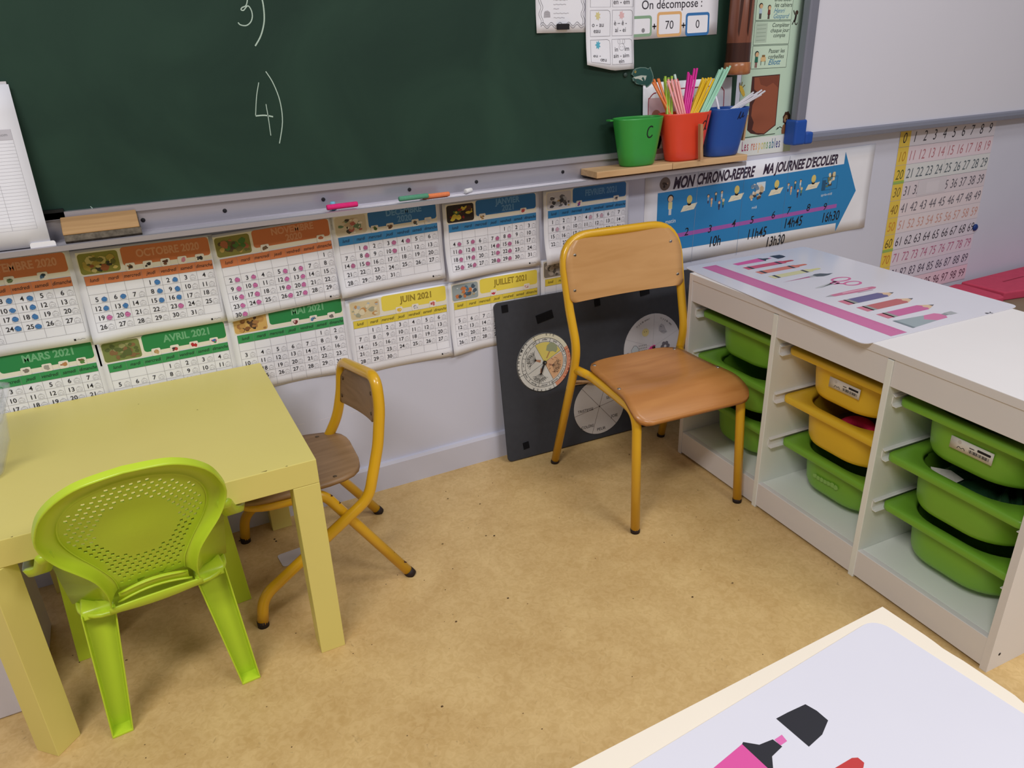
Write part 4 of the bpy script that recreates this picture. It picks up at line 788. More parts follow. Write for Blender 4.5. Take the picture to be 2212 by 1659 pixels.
# small chair at the table
kc = thing('school_chair', 'smaller yellow school chair with worn brown seat, half under the yellow table', 'chair', (.2535, -.237, 0))
KY = math.radians(-93.5); KL = Vector((math.cos(KY), math.sin(KY), 0)); KF = Vector((math.sin(KY), -math.cos(KY), 0))
F = lambda x, f, z: Vector((.2535, -.237, z))+KL*x+KF*f
arch = [Vector(p) for p in ((.101, -.057, .010), (.109, -.059, .075), (.334, -.130, .277), (.3595, -.141, .330), (.3765, -.141, .395), (.3865, -.141, .470), (.4035, -.362, .508), (.4025, -.371, .44), (.3885, -.375, .355), (.352, -.381, .232), (.091, -.397, .072), (.081, -.399, .010))]
mb = MB(); mb.tube(fillet(arch, [0, .07, .05, .2, .3, .06, .085, .3, .3, .075, .07, 0], 9), .0124, YEL, 16); kf = mb.build('back_frame', kc)
rail = [F(-.1455, -.177, .010), F(-.119, -.010, .262), F(-.119, .168, .262), F(.119, .168, .262), F(.119, -.010, .262), F(.1455, -.177, .010)]
mb = MB(); mb.tube(fillet(rail, [0, .055, .085, .085, .055, 0], 9), .0118, YEL, 16); CHIP = M('43251A', .8)
def chip(p, n, rx, ry, d):
    p = Vector(p); n = Vector(n).normalized(); t = Vector(d).normalized(); t = (t-n*t.dot(n)).normalized(); b = n.cross(t)
    mb.add([p+n*.0121+t*rx*math.cos(k*.8976)*(1, .8, 1, .7, .95, .75, 1)[k]+b*ry*math.sin(k*.8976)-n*.0009*abs(math.sin(k*.8976)) for k in range(7)], [tuple(range(7))], CHIP)
ax = F(.119, -.010, .262)-F(.1455, -.177, .010)
for t, rx, ry in ((.10, .012, .0035), (.22, .0035, .003), (.30, .003, .002), (.52, .003, .0022), (.85, .007, .004), (.93, .005, .003)): chip(F(.1455, -.177, .010)+ax*t, (.55, -.35, .75), rx, ry, ax)
kr = mb.build('seat_frame', kc)
for b, up, p in (((.101, -.057, 0), (0, 0, 1), kf), ((.081, -.399, 0), (0, 0, 1), kf), (F(-.1465, -.1835, 0), KL*.0266+KF*.167+Vector((0, 0, .252)), kr), (F(.1465, -.1835, 0), KL*-.0266+KF*.167+Vector((0, 0, .252)), kr)):
    mb = MB(); b = Vector(b); up = Vector(up).normalized(); mb.tube([b, b+up*.008, b+up*.016], [.0125, .0127, .0124], BLKR, 14); mb.build('rubber_foot', p)
prof = [(-.112, .045), (-.109, .068), (-.101, .090), (-.086, .107), (-.062, .119), (-.03, .126), (.01, .130), (.06, .133), (.10, .133), (.13, .127), (.148, .115), (.160, .096), (.166, .072), (.168, .05)]
zk = lambda x, f: .2865-.005*math.exp(-((x/.08)**2+((f)/.07)**2))-(.012*((f-.1)/.07)**2 if f > .1 else 0)
tmp = MB(); seat_slab(tmp, prof, zk, .010, KSEAT, 18); tmp.v = [tuple(F(x, y, z)) for x, y, z in tmp.v]; st = tmp.build('seat', kc)
for x, f in ((-.104, -.045), (.104, -.045), (-.1, .105), (.1, .105)):
    mb = MB(); mb.disc(F(x, f, zk(x, f)-.0005), (0, 0, 1), .0048, .0015, M('6A5844', .4, metal=.6), 12); mb.build('rivet', st)
def kbp(u, t, d=0):      # u: -1 far side .. 1 near side, t: height 0..1, bowed away from the sitter
    far = Vector((.366, -.146, .372)).lerp(Vector((.379, -.146, .462)), t); near = Vector((.385, -.364, .402)).lerp(Vector((.395, -.359, .497)), t)
    return far.lerp(near, u*.5+.5)+Vector((.013*(1-u*u)+d, 0, -.006*(1-u*u)*(1-t)))
mb = MB(); outl = [((z-.405)/.098, w/.1185) for z, w in corner(.405, .503, .1185, .014, .050, 6, -.002)]
def ply(d): return [[kbp(w*(-1+2*k/16), t, d) for k in range(17)] for t, w in outl]
A_, B_ = ply(0), ply(.008); n = len(outl); vs = [p for r in A_ for p in r]+[p for r in B_ for p in r]; q = lambda i, j, b=0: b*n*17+i*17+j; fs = []
for i in range(n-1):
    for j in range(16): fs += [(q(i, j), q(i+1, j), q(i+1, j+1), q(i, j+1)), (q(i, j, 1), q(i, j+1, 1), q(i+1, j+1, 1), q(i+1, j, 1))]
    fs += [(q(i, 0), q(i, 0, 1), q(i+1, 0, 1), q(i+1, 0)), (q(i, 16), q(i+1, 16), q(i+1, 16, 1), q(i, 16, 1))]
for j in range(16): fs += [(q(0, j), q(0, j+1), q(0, j+1, 1), q(0, j, 1)), (q(n-1, j), q(n-1, j, 1), q(n-1, j+1, 1), q(n-1, j+1))]
mb.add(vs, fs, KBACK, True); bk = mb.build('backrest', kc)
for u, t in ((-.86, .2), (.86, .2), (-.84, .68), (.84, .68)):
    mb = MB(); mb.disc(kbp(u, t, -.0004), (-1, 0, 0), .0045, .0018, M('6A5844', .4, metal=.6), 10); mb.build('rivet', bk)
# ------------------------------------------------------------------ yellow table
YT = M('E0D27A', .38, .4, .015, 6, 'pale yellow lacquer'); YTD = M('C9BC66', .45, .35, .015, 6, 'pale yellow leg')
tb = thing('low_table', 'square low table in pale yellow lacquer with thick square legs', 'table', (-.053, -.27, 0))
mb = MB(); mb.box((-.328, -.545, .40), (.222, .005, .45), YT); a = Art(); a.L = 1
for x, y, w in ((.122, -.541, .012), (.165, -.543, .005), (-.27, -.543, .004), (-.06, -.1, .003), (.05, -.20, .004)): a.poly([(x, y), (x+w, y+.0012), (x+w*.8, y-.0016)], M('6A5A2C', .7))
a.emit(mb, lambda u, v, h: Vector((u, v, .45+h))); mb.build('tabletop', tb, bevel=.0012)
for x0, y0, an in ((.172, -.545, 0), (.172, -.045, 0), (-.328, -.045, 0), (-.336, -.5525, 45)):
    cx, cy = x0+.025, y0+.025; c, s = math.cos(math.radians(an)), math.sin(math.radians(an)); q = [(cx+x*c-y*s, cy+x*s+y*c) for x, y in ((-.025, -.025), (.025, -.025), (.025, .025), (-.025, .025))]
    mb = MB(); mb.loft([[Vector((x, y, z)) for x, y in q] for z in (.0, .3995)], YT, smooth=False); mb.build('leg', tb, bevel=.001)

# white box under the table and the paper scrap on the floor
wbx = thing('storage_box', 'white storage box on the floor under the left side of the yellow table', 'box', (-.56, -.3, 0))
WM_ = M('D4D0DC', .5, .3, .02, 6, 'white box board')
mb = MB(); mb.box((-.80, -.413, .001), (-.335, -.16, .24), WM_); mb.build('body', wbx, bevel=.003)
mb = MB(); mb.box((-.805, -.417, .241), (-.33, -.155, .268), M('CAC6D2', .5, .3)); mb.build('lid', wbx, bevel=.003)
mb = MB(); mb.prism(rrect(0, 0, .085, .055, .008), flatmap(.163, -.214, 0, .08), .0005, .0016, M('D6D2D8', .5)); tag(mb.build('paper_label', org=(.2, -.19, 0)), 'small white card label lying on the floor under the yellow table', 'paper')
# clear box on the table
cbx = thing('clear_box', 'clear plastic box standing at the left end of the yellow table', 'box', (-.36, -.28, .45)); CL = mat_clear('DCE0E4', .22)
mb = MB(); bx = lambda w, d, z, r: [Vector((-.40+x, -.235+y, z)) for x, y in rrect(-w, -d, w, d, r, 5)]
mb.loft([bx(.098, .088, .4515, .022), bx(.106, .094, .457, .024), bx(.120, .104, .56, .026), bx(.118, .102, .56, .025), bx(.104, .092, .459, .023), bx(.096, .086, .4555, .021)], CL); mb.build('body', cbx)
mb = MB(); mb.loft([bx(.122, .106, .560, .027), bx(.132, .116, .560, .03), bx(.132, .116, .566, .03), bx(.122, .106, .566, .027), bx(.122, .106, .560, .027)], CL, False, False); mb.build('rim', cbx)

# ------------------------------------------------------------------ green moulded child's chair
GRN = M('C0DA34', .36, .45, .02, 12, 'lime green plastic', coat=.15)
gc = thing('plastic_chair', "lime green moulded child's chair with a perforated round back, tucked under the yellow table", 'chair', (-.084, -.44, 0))
gy = math.radians(4); E1 = Vector((math.cos(gy), math.sin(gy), 0)); FW = Vector((-math.sin(gy), math.cos(gy), 0)); tl_ = math.radians(20)
UP = Vector((0, 0, 1))*math.cos(tl_)-FW*math.sin(tl_); NN = FW*math.cos(tl_)+Vector((0, 0, 1))*math.sin(tl_)      # NN: away from the viewer, into the chair
P0 = Vector((-.084, -.585, .27))
def gp(x, h, d=0):      # d = depth into the chair
    return P0+E1*(x-.004)+UP*h+NN*d
oh = [(.072, .028), (.071, .05), (.073, .075), (.081, .107), (.1, .138), (.12, .165), (.134, .195), (.139, .222), (.132, .253), (.119, .284), (.096, .312), (.066, .333), (.034, .342), (0, .346)]
ih = [(.053, .040), (.0545, .06), (.060, .08), (.077, .117), (.094, .148), (.105, .175), (.109, .198), (.106, .225), (.095, .25), (.076, .272), (.05, .287), (.022, .296), (0, .2975)]
def sym(h, n=3):
    r = smooth2([(*p, 0) for p in h], n); r = [(p.x, p.y) for p in r]; return r+[(-x, y) for x, y in reversed(r[:-1])]
def resamp(p, n):
    P = [Vector(q) for q in p]; L = [0]
    for i in range(1, len(P)): L.append(L[-1]+(P[i]-P[i-1]).length)
    out = []; j = 0
    for k in range(n):
        s = L[-1]*k/(n-1)
        while j < len(P)-2 and L[j+1] < s: j += 1
        t = (s-L[j])/max(1e-9, L[j+1]-L[j]); out.append(P[j]+(P[j+1]-P[j])*t)
    return out
NO = 73; O = resamp(sym(oh), NO); I = resamp(sym(ih), NO)
mix = lambda t: [O[k]*(1-t)+I[k]*t for k in range(NO)]
bow = lambda x: 0.9*x*x           # the shell wraps gently round the sitter
D0, D1 = 0.0, .019
loops = [([O[k]*1.0 for k in range(NO)], .012, 1.012), (O, .0015, 1.006), (O, -.0015, 1.0), (mix(.06), -.001, 1), (mix(.11), .006, 1), (mix(.3), .016, 1), (mix(.6), .0235, 1), (mix(.9), .0285, 1), (mix(.94), .027, 1), (I, .027, 1), (mix(1.03), .029, 1)]
mb = MB(); rings = []
c0 = Vector((0, .20))
for L, d, s in loops: rings.append([gp((c0+(p-c0)*s).x, (c0+(p-c0)*s).y, d+bow(p.x)) for p in L])
back = [(mix(1.03), .032), (mix(.9), .0315), (mix(.5), .0255), (mix(.12), .010), (O, .012)]
for L, d in back: rings.append([gp(p.x, p.y, d+bow(p.x)) for p in L])
mb.loft(rings, GRN, False, False, True, closed=False)
# ends of the band close onto the bottom rail
bk = mb.build('back_rim', gc)
# perforated panel
IP = [tuple(p) for p in mix(1.02)]
def inside(p, poly):
    r = False; n = len(poly); j = n-1
    for i in range(n):
        if (poly[i][1] > p[1]) != (poly[j][1] > p[1]) and p[0] < (poly[j][0]-poly[i][0])*(p[1]-poly[i][1])/(poly[j][1]-poly[i][1])+poly[i][0]: r = not r
        j = i
    return r
arcb = [(-.053+.106*k/10, .040+.013*math.sin(math.pi*k/10)) for k in range(11)]      # lower edge of the panel bows upward
PP = [tuple(p) for p in mix(1.02)]+[(-x, z) for x, z in reversed(arcb)][::-1][1:-1]
def clip(sub, x0, y0, x1, y1):
    for ax, val, sg in ((0, x0, 1), (0, x1, -1), (1, y0, 1), (1, y1, -1)):
        out = []; n = len(sub)
        for i in range(n):
            a_, b_ = sub[i], sub[(i+1) % n]; da, db = (a_[ax]-val)*sg, (b_[ax]-val)*sg
            if da >= 0: out.append(a_)
            if (da > 0 and db < 0) or (da < 0 and db > 0):
                t = da/(da-db); q = [a_[0]+(b_[0]-a_[0])*t, a_[1]+(b_[1]-a_[1])*t]; q[ax] = val; out.append(tuple(q))
        sub = out
        if len(sub) < 3: return []
    return sub
pd = lambda x, z: .0295+bow(x)-.006*math.exp(-((x/.06)**2+((z-.18)/.06)**2))
pw, ph, hs = .0116, .0100, .0029
mb = MB(); vs = []; fs = []
def addp(poly):
    k = len(vs); vs.extend(poly); fs.append(tuple(range(k, k+len(poly))))
for r_ in range(32):
    z0 = .030+r_*ph; sh = (r_ % 2)*pw/2
    for k in range(-11, 12):
        x0 = k*pw+sh-pw/2; cx, cz = x0+pw/2, z0+ph/2
        cor = [(x0, z0), (x0+pw, z0), (x0+pw, z0+ph), (x0, z0+ph)]; ins = [inside(q, PP) for q in cor]
        mar = all(inside((cx+dx, cz+dz), PP) for dx, dz in ((-.0065, 0), (.0065, 0), (0, .006), (0, -.006)))
        solid = ((cx)/.060)**2+((cz-.185)/.064)**2 < 1
        if all(ins) and mar and not solid:
            h_ = [(cx-hs*1.0, cz-hs), (cx+hs*.75, cz-hs), (cx+hs*1.0, cz+hs), (cx-hs*.75, cz+hs)]
            for i in range(4): j = (i+1) % 4; addp([cor[i], cor[j], h_[j], h_[i]])
        elif all(ins): addp(cor)
        elif any(ins) or inside((cx, cz), PP):
            q = clip(PP, x0, z0, x0+pw, z0+ph)
            if len(q) > 2: addp(q)
mb.add([gp(x, z, pd(x, z)) for x, z in vs], fs, GRN, False)
bp = mb.build('perforated_panel', gc, recalc=False)
sd = bp.modifiers.new('solid', 'SOLIDIFY'); sd.thickness = .0025; sd.offset = -1
# bottom of the back: bowed lip, slot, and rail
mb = MB(); 
mb.tube([gp(x*1.0, z+.0015, .0165+bow(x)) for x, z in arcb], .0022, GRN, 8)
mb.tube([gp(-.060+.12*k/10, .0235+.0135*math.sin(math.pi*k/10), .013+bow(.05)) for k in range(11)], .0022, GRN, 8)
mb.loft([[gp(-.056+.112*k/10, z+(.013*math.sin(math.pi*k/10)), d+bow(.04)) for z, d in ((.041, .018), (.025, .0145), (.025, .017), (.041, .0205))] for k in range(11)], GRN)
mb.loft([[gp(-.076+.152*k/12, z+b*math.sin(math.pi*k/12), d) for z, b, d in ((.0215, .002, .006), (.0235, .002, .0085), (.019, .0, .012), (.006, -.007, .014), (.004, -.008, .010), (.0085, -.006, .0065))] for k in range(13)], GRN)
mb.build('back_rail', gc)
# seat shell
def sp(x, f, z): return P0+E1*(x-.004)+FW*f+Vector((0, 0, z-.27))
mb = MB(); top = []
rings = []
for s, z, o_ in ((.86, .262, 0), (.98, .268, 0), (1.0, .265, 0), (1.0, .260, 0), (.86, .2545, 0)):
    rings.append([sp(x*s, .158+(f-.158)*s, z) for x, f in rrect(-.128, .03, .128, .285, .05, 6)])
mb.loft(rings, GRN, True, True); mb.build('seat', gc)
# side arms: run forward from the back rim to the front legs
for s in (-1, 1):
    A = [gp(s*.132, .185, .012+bow(.13)), sp(s*.148, .025, .398), sp(s*.168, .075, .372), sp(s*.166, .17, .345), sp(s*.156, .255, .275)]
    A = smooth2(A, 5); mb = MB()
    mb.loft([[p+E1*(s*dx)+Vector((0, 0, dz)) for dx, dz in ((-.010, -.012), (.010, -.012), (.014, .0), (.010, .004), (-.010, .004))] for p in A], GRN); mb.build('arm', gc)
def leg(name, top, bot, wt, wb, dt, db, out, s, flip=1):
    """gutter-shaped leg: a web with two flanges, open to the outside"""
    mb = MB(); R_ = []
    for t in (0, .05, .25, .5, .75, .94, 1):
        c = Vector(top)*(1-t)+Vector(bot)*t; w = wt+(wb-wt)*t; d = dt+(db-dt)*t; th = .0026
        U_ = E1; V_ = out
        sec = [(-w/2, d), (-w/2, 0), (w/2, 0), (w/2, d), (w/2-th, d), (w/2-th*1.6, th*1.6), (-w/2+th*1.6, th*1.6), (-w/2+th, d)]
        R_.append([c+U_*x+V_*y for x, y in sec])
    mb.loft(R_, GRN, True, True, False)
    c = Vector(bot); mb.box((0, 0, 0), (1, 1, 1), GRN, lambda p: c+E1*((p.x-.5)*wb*.98)+out*(p.y*db)+Vector((0, 0, p.z*.005)))
    mb.build(name, gc, bevel=.0012)
leg('rear_leg', (-.187, -.522, .268), (-.2075, -.538, .0), .055, .036, .030, .030, -FW, -1)
leg('rear_leg', (.000, -.509, .268), (.0270, -.522, .0), .055, .036, .030, .030, -FW, 1)
leg('front_leg', (-.230, -.335, .30), (-.262, -.318, .0), .062, .036, .034, .030, FW, -1)
leg('front_leg', (.026, -.318, .30), (.056, -.296, .0), .062, .036, .034, .030, FW, 1)
# shoulders joining back, seat and rear legs
for s, tp in ((-1, (-.187, -.520, .268)), (1, (.000, -.507, .268))):
    mb = MB(); T_ = Vector(tp)
    L0 = [T_+E1*x+FW*y for x, y in ((-.0275, 0), (.0275, 0), (.0275, -.030), (-.0275, -.030))]
    A = [gp(s*.072, .03, .010), gp(s*.072, .03, .030)]
    mb.loft([[T_+E1*x+FW*y+Vector((0, 0, -.012)) for x, y in ((-.0275, .004), (.0275, .004), (.0275, -.030), (-.0275, -.030))], [T_+E1*(x*.95)+FW*y+Vector((0, 0, .004)) for x, y in ((-.0275, .004), (.0275, .004), (.0275, -.026), (-.0275, -.026))], [T_+E1*(x*.9)+FW*(y+.012)+Vector((0, 0, .010)) for x, y in ((-.0275, .004), (.0275, .004), (.0275, -.02), (-.0275, -.02))]], GRN); mb.build('leg_shoulder', gc, bevel=.004)
    mb = MB(); rows = []
    for k in range(5):
        h = .03+.028*k; xo = {0: .072, 1: .0715, 2: .079, 3: .099, 4: .119}[k]; zz = gp(0, h, 0).z
        rows.append([gp(s*(xo-.003), h, .012+bow(xo)), sp(s*(xo+.012), .05, zz-.012), sp(s*(.132+.003*k), .10, max(.262, zz-.04))])
    mb.loft(rows, GRN, False, False, True, closed=False); o = mb.build('side_wall', gc, recalc=False); sd = o.modifiers.new('solid', 'SOLIDIFY'); sd.thickness = .003; sd.offset = 0

# ------------------------------------------------------------------ white drawer unit; local axes: x along its front, y into it
WH = M('E2DEDE', .4, .4, .01, 6, 'white foil'); WHI = M('EDEFEA', .45, .35, .01, 6, 'white foil inside'); RAILM = M('E8E6E4', .5, .3, name='white plastic runner')
RZ = math.atan2(-.99906, -.0434); TO = (1.34205, -.2488, 0)
tr = thing('drawer_unit', 'low white three bay drawer unit along the right with plastic bins', 'storage unit', TO, RZ, local=True)
LN, DP, HT, TK_ = .99, .44, .56, .0145; BW = (LN-4*TK_)/3
for k in range(4):
    x = k*(TK_+BW); mb = MB(); top = HT if k in (0, 3) else .5395
    mb.box((x, 0, 0), (x+TK_, DP, top), WH if k in (0, 3) else WHI)
    if k == 3: mb.disc((x+TK_, .028, .035), (1, 0, 0), .0035, .0005, BLACK, 10)
    mb.build('side_panel' if k in (0, 3) else 'divider', tr, bevel=.0012)
mb = MB(); mb.box((TK_+.0003, 0, .5415), (LN-TK_-.0003, DP, .5598), WH); mb.build('top_panel', tr, bevel=.0012)
for k in range(3):
    x = TK_+k*(TK_+BW)
    mb = MB(); mb.box((x+.0003, .0025, .4826), (x+BW-.0003, .016, .5412), WH); mb.build('top_rail', tr, bevel=.0008)
    mb = MB(); mb.box((x+.0003, .0165, .058), (x+BW-.0003, DP-.01, .0735), WHI); mb.build('bottom_shelf', tr, bevel=.0006)
mb = MB(); mb.box((TK_+.0003, .0015, .0065), (LN-TK_-.0003, .016, .074), WH); mb.build('plinth', tr, bevel=.0012)
mb = MB(); mb.box((TK_+.0003, DP-.008, .02), (LN-TK_-.0003, DP-.004, .5395), WHI); mb.build('back_panel', tr)
RZS = (.4445, .3165, .189)
for k in range(3):
    for z in RZS:
        for s in (0, 1):
            x = TK_+k*(TK_+BW)+(0 if s == 0 else BW); q = 1 if s == 0 else -1
            mb = MB(); pr = [(0, .016), (.004*q, .0125), (.0075*q, .0125), (.0078*q, .0137), (.0045*q, .014), (.002*q, .017)]
            lo = [(0, -.004), (.003*q, -.0095), (.0125*q, -.0098), (.0133*q, -.0085), (.004*q, -.0078), (.0016*q, -.004), (.0014*q, .010), (0, .012)]
            for P_ in (pr, lo): mb.loft([[Vector((x+a_, y, z+b_)) for a_, b_ in P_] for y in (.018, DP-.03)], RAILM, smooth=False)
            mb.build('runner', tr)
BINS = {'g': M('78AE34', .4, .4, .02, 10, 'green bin plastic', coat=.1), 'y': M('E6BC30', .4, .4, .02, 10, 'yellow bin plastic', coat=.1)}
PROTO = {}
def bin_proto(c):
    mat = BINS[c]; r = thing('storage_bin', '', 'storage bin', (0, 0, 0), RZ, local=True)
    w = BW/2-.0045; d = .40
    def ring(hw, y0, y1, z, rad): return [Vector((x, y, z)) for x, y in rrect(-hw, y0, hw, y1, rad, 9)]
    # rim: flat flange with a rounded skirt and a big rounded opening
    mb = MB(); mb.loft([ring(w-.001, .001, d-.001, -.016, .018), ring(w, 0, d, -.014, .018), ring(w, 0, d, -.003, .018), ring(w-.003, .003, d-.003, 0, .017), ring(w-.026, .021, d-.021, .0, .085), ring(w-.0295, .0245, d-.0245, -.004, .083), ring(w-.031, .026, d-.026, -.016, .082), ring(w-.0025, .0025, d-.0025, -.016, .016), ring(w-.001, .001, d-.001, -.016, .018)], mat, False, False)
    mb.build('rim', r)
    mb = MB(); mb.loft([ring(w-.029, .019, d-.019, -.0135, .082), ring(w-.0305, .0205, d-.0205, -.055, .082), ring(w-.033, .023, d-.023, -.090, .082), ring(w-.0365, .0265, d-.0265, -.1005, .081), ring(w-.046, .036, d-.036, -.106, .077)], mat, False, True)
    mb.loft([ring(w-.0315, .0215, d-.0215, -.0135, .08), ring(w-.033, .023, d-.023, -.055, .08), ring(w-.0355, .0255, d-.0255, -.088, .08), ring(w-.047, .037, d-.037, -.1035, .076)], mat, False, True)
    mb.loft([ring(w-.029, .019, d-.019, -.0135, .082), ring(w-.0315, .0215, d-.0215, -.0135, .08)], mat, False, False); mb.build('body', r)
    return r
def dup(o, parent=None):
    c = o.copy(); COL.objects.link(c)
    if parent is not None: c.parent = parent
    for ch_ in list(o.children): dup(ch_, c)
    return c
E1T, E2T = Vector((math.cos(RZ), math.sin(RZ), 0)), Vector((-math.sin(RZ), math.cos(RZ), 0))
def place(bay, row, c, setback, label):
    if c not in PROTO: r = PROTO[c] = bin_proto(c)
    else: r = dup(PROTO[c])
    x = TK_+bay*(TK_+BW)+BW/2; r.location = Vector(TO)+E1T*x+E2T*setback+Vector((0, 0, RZS[row]+.0085))
    tag(r, label, 'storage bin', 'plastic bins in the drawer unit'); return r
bins = {}
for bay, row, c, sb, lab in ((0, 0, 'g', .034, 'top green bin in the left bay, half in shade'), (0, 1, 'g', .026, 'middle green bin in the left bay, behind the chair seat'), (0, 2, 'g', .040, 'bottom green bin in the left bay'),
                             (1, 0, 'y', .040, 'upper yellow bin with a barcode sticker'), (1, 1, 'y', .040, 'lower yellow bin with a red ring inside'), (1, 2, 'g', .055, 'bottom green bin in the middle bay with a worn sticker mark'),
                             (2, 0, 'g', .030, 'top green bin in the right bay with a barcode sticker'), (2, 1, 'g', .024, 'middle green bin in the right bay holding a clear bag'), (2, 2, 'g', .040, 'bottom green bin in the right bay')):
    bins[bay, row] = place(bay, row, c, sb, lab)
def on_front(u, v, h): return Vector((u, .0195-.0022*(-v/.05 if v < 0 else 0)-h, v))
SK = M('DAD4CC', .5)
for key, u0, v0 in (((1, 0), -.028, -.060), ((2, 0), -.034, -.062)):
    mb = MB(); mp = lambda u, v, h, u0=u0, v0=v0: on_front(u0+u, v0+v, h)
    sheet(mb, lambda u, v, h: mp(u, v, h+.0008), .088, .025, SK, 4, 2, .0004); a = Art(); a.L = 5
    a.stroke([(.016, .0045), (.019, .009), (.024, .0065), (.029, .009), (.032, .0045)], .0012, BLACK, 3); a.circ(.019, .0185, .004, M('C4BEB8', .6), 8); a.rect(.040, .0145, .05, .0165, M('4A4444', .6))
    r = random.Random(3); x = .040
    while x < .082: w_ = r.choice((.0006, .001, .0016)); a.rect(x, .005, x+w_, .0115, BLACK); x += w_+r.choice((.0006, .0009, .0014))
    a.rr(.056, .0145, .083, .0195, .001, BLACK)
    a.emit(mb, mp); mb.build('barcode_sticker', bins[key])
mb = MB(); a = Art(); a.L = 3; r = random.Random(2)
for k in range(7): a.poly([(-.040+k*.011+.007*math.cos(t*.9), -.058-.002*math.sin(k)+.0075*math.sin(t*.9)*r.uniform(.5, 1)) for t in range(7)], M('8CB85E', .7))
a.emit(mb, on_front); mb.build('sticker_residue', bins[1, 2])
def inbin(key, x, y, z):
    b = bins[key]; return Vector(b.location)+E1T*x+E2T*y+Vector((0, 0, z))
rg = MB(); c = inbin((1, 1), .020, .075, -.040)
rg.tube([c+E1T*(.034*math.cos(t*.3142))+E2T*(.026*math.sin(t*.3142))+Vector((0, 0, .010*math.sin(t*.3142))) for t in range(20)], .014, M('C42848', .8, .1, .1, 200, 'red felt'), 12, True)
tag(rg.build('felt_ring', org=tuple(c)), 'red felt ring lying in the lower yellow bin', 'ring')
dkb = MB()
for key, nm, lab in (((1, 1), 'brown_paper_bag', 'brown paper filling the lower yellow bin'),):
    c0_ = inbin(key, 0, .20, -.094); q = [(x, y) for x, y in rrect(-.085, -.15, .085, .15, .05, 5)]
    dkb.loft([[c0_+E1T*x*s+E2T*y*s+Vector((0, 0, z+.005*math.sin(k*2.3))) for k, (x, y) in enumerate(q)] for s, z in ((.9, 0), (1, .02), (.95, .034), (.5, .038))], M('5A4426', .8, .2, .1, 20)); tag(dkb.build(nm, org=tuple(c0_)), lab, 'paper bag')
bg = MB(); c0_ = inbin((2, 1), .0, .20, -.094); q = rrect(-.092, -.155, .092, .155, .06, 8)
for_r = random.Random(4)
bg.loft([[c0_+E1T*x*s+E2T*y*s+Vector((0, 0, z*(1+.16*math.sin(k*1.7)+.1*math.sin(k*4.1)))) for k, (x, y) in enumerate(q)] for s, z in ((.9, .001), (1, .02), (.97, .05), (.75, .066), (.4, .064), (.1, .07))], M('22402A', .12, .6, .2, 40, 'dark glossy film', coat=.6)); tag(bg.build('plastic_bag', org=tuple(c0_)), 'crinkled glossy bag filling the middle green bin in the right bay', 'bag')
cn = MB(); c = inbin((2, 1), -.062, .075, -.032); cn.add([c+E1T*x+E2T*y+Vector((0, 0, z)) for x, y, z in ((-.026, -.012, .012), (.006, .008, .014), (.034, .012, .006), (.030, -.006, .0), (.004, -.022, -.006), (-.012, -.02, .002), (0, 0, -.006))], [(0, 1, 5), (1, 2, 3), (1, 3, 4, 5), (0, 5, 6), (5, 4, 6), (4, 3, 6), (3, 2, 6), (2, 1, 6), (1, 0, 6)], M('C2BEB4', .6, .3, .1, 60)); tag(cn.build('crumpled_tag', org=tuple(c)), 'crumpled white paper tag in the middle green bin of the right bay', 'paper')

